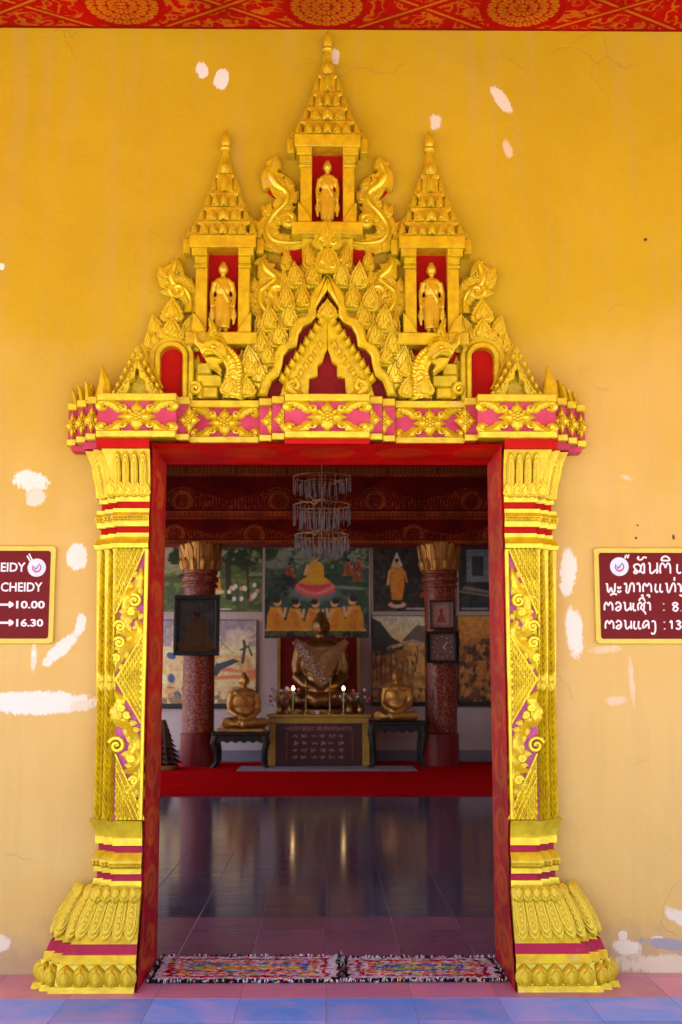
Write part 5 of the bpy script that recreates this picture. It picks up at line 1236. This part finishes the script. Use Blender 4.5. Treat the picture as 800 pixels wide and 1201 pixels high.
def hills():
    c = Canvas(170, 140, (176, 130, 66), 1.3); c.grad((176, 168, 150), (206, 170, 112), .68, 1); c.poly([(0, .55), (0, .98), (.10, .93), (.24, .76), (.40, .68), (.36, .60), (.15, .56)], (46, 44, 42)); c.poly([(.36, .72), (.55, .90), (.78, .86), (1, .94), (1, .62), (.7, .66)], (92, 78, 70)); c.line([(.2, .64), (.5, .72), (.9, .60)], .02, (160, 130, 96))
    c.foliage(71, 12, .5, (140, 92, 44), (c.v < .62)*1.0)
    for i in range(26):
        rs = np.random.RandomState(200+i); u = rs.rand(); v = .18+rs.rand()*.30; c.line([(u, v), (u+.01, v+.16)], .009, (70, 44, 30), .8); c.ell(u, v+.18, .012, .02, (66, 40, 28), 0, .3, .8)
    c.foliage(73, 18, .55, (86, 60, 34), (c.v < .2)*1.0); c.grad((14, 14, 16), (14, 14, 16), 0, .05); c.mottle(74, 30, .2); return c
painting('ochre painting of a crowd below dark hills, lower right of the hall', hills(), 436, 534, 722, 828.5, frame='black_wood', fw_=.01)
def house():
    c = Canvas(110, 110, (30, 34, 42), 1.0); c.foliage(81, 9, .5, (44, 46, 50)); c.poly([(.12, .45), (.12, .95), (.45, .95), (.45, .45)], (96, 104, 116)); c.poly([(.20, .55), (.20, .85), (.36, .85), (.36, .55)], (40, 40, 50)); c.poly([(.0, .30), (.5, .22), (.6, .28), (.1, .40)], (120, 110, 100), .8); c.line([(.02, .34), (.55, .25)], .012, (60, 50, 46))
    c.ell(.62, .55, .12, .16, (120, 60, 34), 20, .4, .7); c.line([(.05, .05), (.4, .05)], .014, (190, 186, 180), .6); c.mottle(83, 30, .25); return c
painting('dark bluish painting of a pale building right of the clock column', house(), 536, 622, 640, 718.5)
def golden():
    c = Canvas(110, 110, (158, 100, 44), 1.0); c.grad((188, 130, 58), (170, 110, 50), .75, 1); c.foliage(91, 10, .5, (96, 56, 30), (c.v < .75)*1.0); c.foliage(92, 16, .55, (60, 36, 24), (c.v < .7)*1.0); c.grad((14, 14, 16), (14, 14, 16), 0, .05); c.mottle(93, 30, .25); return c
painting('golden brown painting of a hazy crowd right of the clock column', golden(), 536, 622, 722, 828.5, frame='black_wood', fw_=.01)
# ---- framed portrait and small pictures hung on the columns
def framed(name, label, cat, cv, px0, px1, py0, py1, y, fwid, mat, glass=True):
    (x0, z1), (x1, z0) = P(px0, py0, y), P(px1, py1, y); root = thing(name, label, cat, ((x0+x1)/2, y, z0)); w_ = fwid
    for (a, b, c, d) in ((x0, x1, z1-w_, z1), (x0, x1, z0, z0+w_), (x0, x0+w_, z0+w_+.0005, z1-w_-.0005), (x1-w_, x1, z0+w_+.0005, z1-w_-.0005)): MB().bbox(a, b, y+.05, y-.03, c, d, .012).build('frame_bar', mat, root)
    MB().box(x0+.01, x1-.01, y+.03, y+.049, z0+.01, z1-.01).build('back_board', mat, root, 1, 0)
    link('picture', canvas_mesh('picture', cv, (x0+w_*.9, y+.02, z0+w_*.9), (x1-x0-1.8*w_, 0, 0), (0, 0, z1-z0-1.8*w_), 'mural'), root)
    if glass: MB().box(x0+w_*.8, x1-w_*.8, y-.004, y-.001, z0+w_*.8, z1-w_*.8).build('glass_pane', 'glass', root, 1, 0)
    return root, x0, x1, z0, z1
cp = Canvas(90, 130, (46, 44, 46), .68); cp.foliage(101, 6, .5, (60, 56, 54)); cp.ell(.5, .12, .5, .16, (150, 96, 34)); cp.poly([(.18, .12), (.26, .55), (.40, .64), (.62, .64), (.76, .52), (.84, .12)], (176, 104, 40)); cp.poly([(.40, .64), (.62, .64), (.5, .40)], (150, 84, 40), .5); cp.ell(.5, .74, .10, .10, (150, 108, 86)); cp.ell(.5, .80, .10, .05, (60, 46, 42)); cp.mottle(103, 12, .2); cp.img = np.clip(cp.img*1.7, 0, 255)
framed('framed_portrait', 'large dark framed portrait of a seated monk hung on the left column', 'picture', cp, 204.5, 257, 698, 769, YC-rcl-.10, .075, 'black_wood')
cp = Canvas(60, 70, (150, 110, 104), .85); cp.blend(((cp.u > .14)&(cp.u < .86)&(cp.v > .12)&(cp.v < .88))*1.0, (176, 128, 118)); cp.poly([(.28, .2), (.5, .72), (.74, .2)], (150, 60, 56)); cp.ell(.5, .66, .08, .09, (140, 50, 46)); cp.mottle(105, 10, .15)
framed('small_picture', 'small pink framed picture on the right column above the clock', 'picture', cp, 503, 532.5, 704, 738, YC-rcr-.08, .035, 'dark_wood', False)
cp = Canvas(70, 76, (120, 84, 74), .92); cp.mottle(107, 8, .2)
ck, x0, x1, z0, z1 = framed('wall_clock', 'square dark wooden wall clock with pale hands on the right column', 'clock', cp, 501, 536.5, 740.5, 777.5, YC-rcr-.14, .05, 'black_wood', False)
xm_, zm_ = (x0+x1)/2, (z0+z1)/2; ym_ = YC-rcr-.125
MB().tube([(xm_+.02, ym_, zm_), (xm_+.10, ym_, zm_+.10)], [.010, .006], 6).build('clock_hand', 'sign_white', ck); MB().tube([(xm_+.02, ym_-.004, zm_), (xm_+.06, ym_-.004, zm_-.04)], [.012, .008], 6).build('clock_hand', 'sign_white', ck)
for k in range(12):
    a = k*math.pi/6; MB().tube([(xm_+math.sin(a)*.16, ym_, zm_+math.cos(a)*.17), (xm_+math.sin(a)*.185, ym_, zm_+math.cos(a)*.195)], .006, 5).build('hour_mark', 'sign_white', ck)
MB().box(x0-.03, x0-.012, ym_-.1, ym_+.1, z0-.02, z1+.02).build('case_side', 'black_wood', ck, 1, 0); MB().box(x1+.012, x1+.03, ym_-.1, ym_+.1, z0-.02, z1+.02).build('case_side', 'black_wood', ck, 1, 0)
# ---- carpet, mat
yc0 = CAM.y+16.9
tag(MB().box(-3.6, 3.6, yc0, 17.0, .0005, .02).build('carpet', 'carpet', None, 1, 0), 'wide red carpet across the hall floor before the altar', 'carpet')
(xa, _), (xb, _) = P(279, 904, 14.9), P(488, 904, 14.9); tag(MB().box(xa, xb, 14.55, 15.75, .0205, .03).build('floor_mat', 'mat_pale', None, 1, 0), 'pale patterned mat lying on the red carpet before the altar', 'mat')
# ---- carved tables with seated statues
def table(label, pxa, pxb, pyt, y):
    (x0, zt), (x1, _) = P(pxa, pyt, y), P(pxb, pyt, y); root = thing('low_table', label, 'table', ((x0+x1)/2, y, 0), 'black carved tables flanking the altar'); d = .42; zf = .021
    MB().bbox(x0, x1, y+d, y-d, zt-.06, zt, .015).build('table_top', 'black_wood', root)
    w_ = x1-x0; ap = [(x0+.05, zt-.061), (x1-.05, zt-.061), (x1-.05, zt-.16)]+[(x1-.05-(w_-.1)*k/12, zt-.16-(.035 if k % 2 else .0)) for k in range(1, 12)]+[(x0+.05, zt-.16)]
    MB().prism(ap, y-d+.06, y-d+.03, .004).build('apron', 'black_wood', root)
    for sx in (-1, 1):
        for sy in (-1, 1):
            xl = (x0 if sx < 0 else x1)-sx*.07; yl = y+sy*(d-.07)
            MB().tube([(xl, yl, zt-.062), (xl-sx*-.035, yl, zt-.20), (xl-sx*.01, yl, .30), (xl-sx*.015, yl, .12), (xl+sx*.03, yl, .06), (xl+sx*.05, yl, zf)], [.06, .065, .045, .035, .04, .05], 8).build('leg', 'black_wood', root)
    return (x0+x1)/2, zt
def seated(k, mat, name='seated_statue'):
    pr = [('e', (0, 0, .86*k), (.085*k, .092*k, .105*k)), ('e', (0, .01*k, .965*k), (.048*k, .05*k, .045*k)), ('t', [(0, .01*k, .68*k), (0, 0, .80*k)], [.060*k, .050*k]), ('t', [(0, -.088*k, .885*k), (0, -.112*k, .835*k)], [.010*k, .018*k]), ('e', (0, -.085*k, .80*k), (.03*k, .015*k, .010*k)),
          ('e', (0, 0, .62*k), (.235*k, .12*k, .11*k)), ('e', (0, 0, .48*k), (.22*k, .12*k, .20*k)), ('e', (0, .01*k, .30*k), (.19*k, .14*k, .14*k)),
          ('e', (0, -.03*k, .09*k), (.34*k, .24*k, .085*k)), ('t', [(-.12*k, .02*k, .13*k), (-.33*k, -.14*k, .11*k), (-.05*k, -.26*k, .09*k), (.16*k, -.24*k, .13*k)], [.10*k, .10*k, .075*k, .05*k]), ('t', [(.12*k, .02*k, .13*k), (.33*k, -.14*k, .11*k), (.05*k, -.24*k, .10*k), (-.14*k, -.24*k, .13*k)], [.10*k, .10*k, .075*k, .05*k]),
          ('t', [(-.16*k, -.095*k, .66*k), (0, -.125*k, .50*k), (.14*k, -.10*k, .34*k)], [.018*k, .020*k, .018*k])]
    for s in (-1, 1):
        pr += [('e', (s*.088*k, .01*k, .845*k), (.012*k, .022*k, .055*k)), ('t', [(s*.20*k, 0, .64*k), (s*.245*k, .0, .46*k), (s*.235*k, -.03*k, .34*k)], [.072*k, .060*k, .052*k]), ('t', [(s*.255*k, -.03*k, .34*k), (s*.15*k, -.20*k, .24*k), (s*.03*k, -.23*k, .205*k)], [.052*k, .042*k, .034*k]), ('e', (s*.02*k, -.235*k, .195*k), (.06*k, .035*k, .02*k))]
        pr += [('t', [(s*.03*k, -.25*k, (.20-.008*i)*k), (-s*.04*k, -.262*k, (.196-.008*i)*k)], [.011*k, .008*k]) for i in range(4)]
    return blob(name, pr, .014*k, mat, None, 3)
ST_ = seated(1.0, 'statue_gold')
def statue(label, x, y, z, k, rot=0):
    o = bpy.data.objects.new('seated_statue', ST_); COL.objects.link(o); o.location = (x, y, z); o.scale = (k*1.05, k*1.05, k); o.rotation_euler = (0, 0, R(rot)); tag(o, label, 'statue', 'seated gilt statues on tables'); return o
xt, zt = table('black carved table under the seated statue, left of the altar', 250.5, 316, 857.5, 15.6)
MB_ = MB().bbox(xt-.42, xt+.42, 15.95, 15.25, zt+.0005, zt+.05, .01); tag(MB_.build('statue_base', 'statue_gold'), 'flat gilt base under the left seated statue', 'base')
statue('seated gilt statue on the black table left of the altar', PX(285.5, 857, 15.6), 15.6, zt+.04, (PZ(789, 15.6)-PZ(855, 15.6))*1.0, 14)
xt, zt = table('black carved table under the seated statue, right of the altar', 432, 498.5, 845.5, 15.6)
statue('seated bronze-gold statue on the black table right of the altar', PX(466, 845, 15.6), 15.6, zt-.004, (PZ(784, 15.6)-PZ(845, 15.6))*1.0, -10)
# ---- altar with cloth front
ya = 15.9; (xa, za), (xb, _) = P(315, 838, ya), P(433.5, 838, ya)
al = thing('altar', 'yellow altar table with maroon lettered cloth front in the middle of the hall', 'altar', ((xa+xb)/2, ya, 0))
MB().bbox(xa-.03, xb+.03, ya+.7, ya-.05, za-.05, za, .01).build('altar_top', 'yellow_frame', al)
for (a, b, c, d) in ((xa, xb, za-.16, za-.0505), (xa, xa+.13, .021, za-.1605), (xb-.13, xb, .021, za-.1605)): MB().bbox(a, b, ya+.6, ya, c, d, .008).build('altar_frame', 'yellow_frame', al)
cl = Canvas(150, 80, (74, 12, 18), 2.0); rs = np.random.RandomState(5)
cl.blend(((np.abs(cl.v-.88) < .05)&(cl.u > .12)&(cl.u < .88)&(vnoise(80, 150, 90, 3, 1) > .45))*.7, (176, 120, 110))
for r_ in range(4):
    for k in range(6):
        u, v = .22+k*.105+rs.uniform(-.008, .008), .70-r_*.17
        for q in range(3):
            a = rs.uniform(-.02, .02); b = rs.uniform(-.05, .05); cl.line([(u-.02+q*.018, v+b), (u-.012+q*.018+a, v-b), (u+q*.018, v+b*.5)], .008, (190, 140, 126), .8)
for sd_ in (.12, .88):
    for k in range(9): cl.line([(sd_, .15+k*.075), (sd_+.012, .19+k*.075)], .009, (170, 110, 100), .8)
cl.mottle(7, 12, .2); link('altar_cloth', canvas_mesh('altar_cloth', cl, (xa+.131, ya+.02, .03), (xb-xa-.262, 0, 0), (0, 0, za-.192), 'mural'), al)
# ---- large statue behind the altar, on a lotus pedestal before a red panel
yb_ = 16.75; kb = (PZ(718, yb_)-PZ(832, yb_)); xbig = PX(376, 800, yb_)
rp = thing('back_panel', 'red panel with gold border behind the large bronze statue', 'panel', (xbig, 17.5, 0)); (x0, z1), (x1, z0) = P(325.5, 748, 17.5), P(422.5, 838, 17.5)
MB().box(x0, x1, 17.48, 17.6, 0.021, z1).build('panel_board', 'red_dark', rp, 1, 0)
for (a, b) in ((x0, x0+.06), (x1-.06, x1)): MB().box(a, b, 17.45, 17.4795, .021, z1).build('panel_border', 'yellow_frame', rp, 1, 0)
pdst = thing('pedestal', 'dark pedestal carrying the large bronze statue behind the altar', 'pedestal', (xbig, yb_, 0)); zp = PZ(832, yb_)
MB().lathe([(.62, .021), (.62, .3), (.5, .36), (.5, zp-.2), (.66, zp-.1), (.66, zp-.001)], xbig, yb_, 28, .62).build('drum', 'bronze', pdst, 1, 40)
for k in range(16):
    a = 2*math.pi*k/16; o = place('petal', 'lotus_petal', pdst, xbig+math.sin(a)*.56, yb_-math.cos(a)*.36, zp-.22, .22, .2, 0, 1, 0, .2, 'bronze'); o.rotation_euler = (R(16), 0, a)
big = seated(1.0, 'bronze', 'large_statue'); o = bpy.data.objects.new('large_statue', big); COL.objects.link(o); o.location = (xbig, yb_, zp); o.scale = (kb*1.0, kb*.85, kb); tag(o, 'large dark bronze seated statue with glittering sash in front of the central painting', 'statue')
m = MB(); rs = np.random.RandomState(2)
m.ribbon([(xbig-.27*kb, zp+.70*kb), (xbig-.02*kb, zp+.48*kb), (xbig+.02*kb, zp+.22*kb)], [.03*kb, .14*kb, .04*kb], .03, yb_-.125*kb, 0, 1, .2, 7); m.ribbon([(xbig+.27*kb, zp+.70*kb), (xbig+.06*kb, zp+.48*kb), (xbig+.02*kb, zp+.24*kb)], [.03*kb, .10*kb, .03*kb], .03, yb_-.13*kb, 0, 1, .2, 7)
sh = m.build('sash', 'sash', o)
m = MB()
for i in range(120):
    t = rs.rand(); x = xbig+(-.24+.26*t)*kb+rs.normal(0, .03)*kb+(.06 if i % 3 == 0 else 0); z = zp+(.68-.42*t)*kb; m.ell((x, yb_-.155*kb-.02, z), (.009, .008, .009), 5, 4)
m.build('sequins', 'sign_white', sh, 1, 40, 'stuff')
# ---- on the altar: flowers, lit bulbs, candle stands
def bouquet(label, px, n, seed, white):
    x, z = P(px, 838, ya+.15); y = ya+.2; root = thing('flower_vase', label, 'flowers', (x, y, za+.0005), 'flower vases on the altar'); rs = np.random.RandomState(seed)
    MB().lathe([(.05, za+.001), (.075, za+.06), (.06, za+.12), (.04, za+.16), (.055, za+.19)], x, y, 14).build('vase', 'metal', root, 1, 40)
    st, lf, f1, f2 = MB(), MB(), MB(), MB()
    for i in range(n):
        a, b = rs.uniform(0, 6.28), rs.uniform(.05, .22); e = (x+math.cos(a)*b, y+math.sin(a)*b*.6, za+.22+rs.uniform(.0, .26)); st.tube([(x, y, za+.15), ((x+e[0])/2, (y+e[1])/2, za+.26), e], [.006, .004, .003], 4)
        (f2 if (i % 3 == 0) == white else f1).ell(e, (.035, .035, .028), 7, 5)
        for q in range(3):
            c = (e[0]+rs.uniform(-.05, .05), e[1]+rs.uniform(-.04, .04), e[2]-rs.uniform(.02, .12)); dx, dz = rs.uniform(-.05, .05), rs.uniform(-.01, .05); lf.add([c, (c[0]+dx*.5+.012, c[1]-.01, c[2]+dz*.5), (c[0]+dx, c[1], c[2]+dz), (c[0]+dx*.5-.012, c[1]+.01, c[2]+dz*.5)], [(0, 1, 2, 3)])
    st.build('stems', 'leaf', root, 1, 30, 'stuff'); lf.build('leaves', 'leaf', root, 1, 0, 'stuff'); f1.build('blossoms', 'petal_pink', root, 1, 40, 'stuff'); f2.build('blossoms', 'petal_white', root, 1, 40, 'stuff')
bouquet('pink flowers in a vase on the left end of the altar', 327, 14, 4, True); bouquet('pale flowers in a vase on the right end of the altar', 423, 12, 6, True); bouquet('small pink bouquet beside the left candle on the altar', 341, 10, 8, False); bouquet('small pale bouquet beside the right candle on the altar', 410, 10, 9, False)
def lampstand(label, px):
    x, z = P(px, 808, ya+.1); y = ya+.1; root = thing('altar_lamp', label, 'lamp', (x, y, za), 'lit lamps on the altar')
    MB().lathe([(.05, za+.001), (.05, za+.015), (.012, za+.03), (.012, z-.05), (.03, z-.04), (.03, z-.028)], x, y, 14).build('stand', 'metal', root, 1, 40)
    MB().lathe([(.012, z-.027), (.028, z), (.022, z+.03), (.006, z+.055)], x, y, 14).build('bulb', 'bulb', root, 1, 50)
lampstand('lit lamp glowing on the left of the altar', 344); lampstand('lit lamp glowing on the right of the altar', 403)
for px, nm in ((359, 'left'), (387, 'right')):
    x, z = P(px, 800, ya+.05); tag(MB().lathe([(.04, za+.001), (.04, za+.02), (.012, za+.04), (.010, z), (.02, z+.02), (.008, z+.05)], x, ya+.05, 12).build('candlestick', 'metal', None, 1, 40), 'slim brass candlestick, %s one of the pair on the altar' % nm, 'candlestick', 'candlesticks on the altar')
x, z = P(373, 838, ya+.02); tag(MB().lathe([(.03, za+.001), (.045, za+.03), (.05, za+.07), (.04, za+.075)], x, ya+.02, 14).build('offering_bowl', 'petal_white', None, 1, 40), 'small pale offering bowl in the middle of the altar', 'bowl')
# ---- offering tree at the far left
x, _ = P(190, 905, 15.0); ot = thing('offering_tree', 'dark tiered offering cone at the left edge behind the door jamb', 'offering', (x, 15.0, 0)); ztop = PZ(846, 15.0)
MB().lathe([(.28, .021), (.28, .10), (.20, .12)], x, 15.0, 18).build('base', 'metal', ot, 1, 40)
for t in range(8):
    z0 = .12+(ztop-.12)*t/8; r0 = .34*(1-t/8.6)+.03; h = (ztop-.12)/8
    V = []; F = []; n = 26
    for k in range(n): a = 2*math.pi*k/n; rr = r0*(1.0 if k % 2 else .82); V += [(x+rr*math.cos(a), 15+rr*math.sin(a), z0+(0 if k % 2 else .03)), (x+r0*.55*math.cos(a), 15+r0*.55*math.sin(a), z0+h*1.3)]
    for k in range(n): k2 = (k+1) % n; F.append((2*k, 2*k2, 2*k2+1, 2*k+1))
    MB().add(V, F).build('tier', 'offering', ot, 1, 0)
# ---- chandelier: three rings of hanging crystal rods
yh = 8.3; (xh_, zt) = P(377.5, 560, yh); kc = MPP(yh); ch = thing('chandelier', 'three-tiered crystal chandelier hanging in the dark hall', 'chandelier', (xh_, yh, PZ(655, yh)))
MB().tube([(xh_, yh, PZ(650, yh)), (xh_, yh, HALL_H)], .006, 8).build('stem', 'metal', ch)
rs = np.random.RandomState(3)
for (p0, p1, rr) in ((561, 587, 34), (594, 623, 33.5), (629, 656, 32)):
    z1, z0 = PZ(p0, yh), PZ(p1, yh); r = rr*kc; m = MB()
    for (rf, n, f0, f1) in ((1, 34, 0, .72), (.78, 26, .15, .88), (.52, 18, .3, 1.0), (.25, 8, .35, 1.05)):
        for k in range(n):
            if rs.rand() < .14: continue
            a = 2*math.pi*(k+rs.uniform(-.2, .2))/n; x, y = xh_+math.cos(a)*r*rf, yh+math.sin(a)*r*rf; za_, zb_ = z1-(z1-z0)*(f0+rs.uniform(-.12, .18)), z1-(z1-z0)*(f1+rs.uniform(-.25, .14)); w_ = .0085
            m.loft([[(x+w_*math.cos(q), y+w_*math.sin(q), z) for q in (0, 2.09, 4.19)] for z in (za_, zb_+.02)]+[[(x+w_*.1*math.cos(q), y+w_*.1*math.sin(q), zb_) for q in (0, 2.09, 4.19)]])
    m.build('crystal_rods', 'crystal', ch, 1, 20, 'stuff')
    m = MB(); m.tube([(xh_+math.cos(a)*r, yh+math.sin(a)*r, z1+.012) for a in np.linspace(0, 2*math.pi, 33)], .004, 6); m.tube([(xh_+math.cos(a)*r*.6, yh+math.sin(a)*r*.6, z1+.012-(z1-z0)*.2) for a in np.linspace(0, 2*math.pi, 25)], .004, 6); m.build('ring', 'metal', ch)
    for k in range(6):
        a = k*math.pi/3; MB().tube([(xh_, yh, z1-(z1-z0)*.9), (xh_+math.cos(a)*r*.5, yh+math.sin(a)*r*.5, z0-.03), (xh_+math.cos(a)*r*.85, yh+math.sin(a)*r*.85, z0+.02)], [.007, .006, .005], 5).build('arm', 'metal', ch)
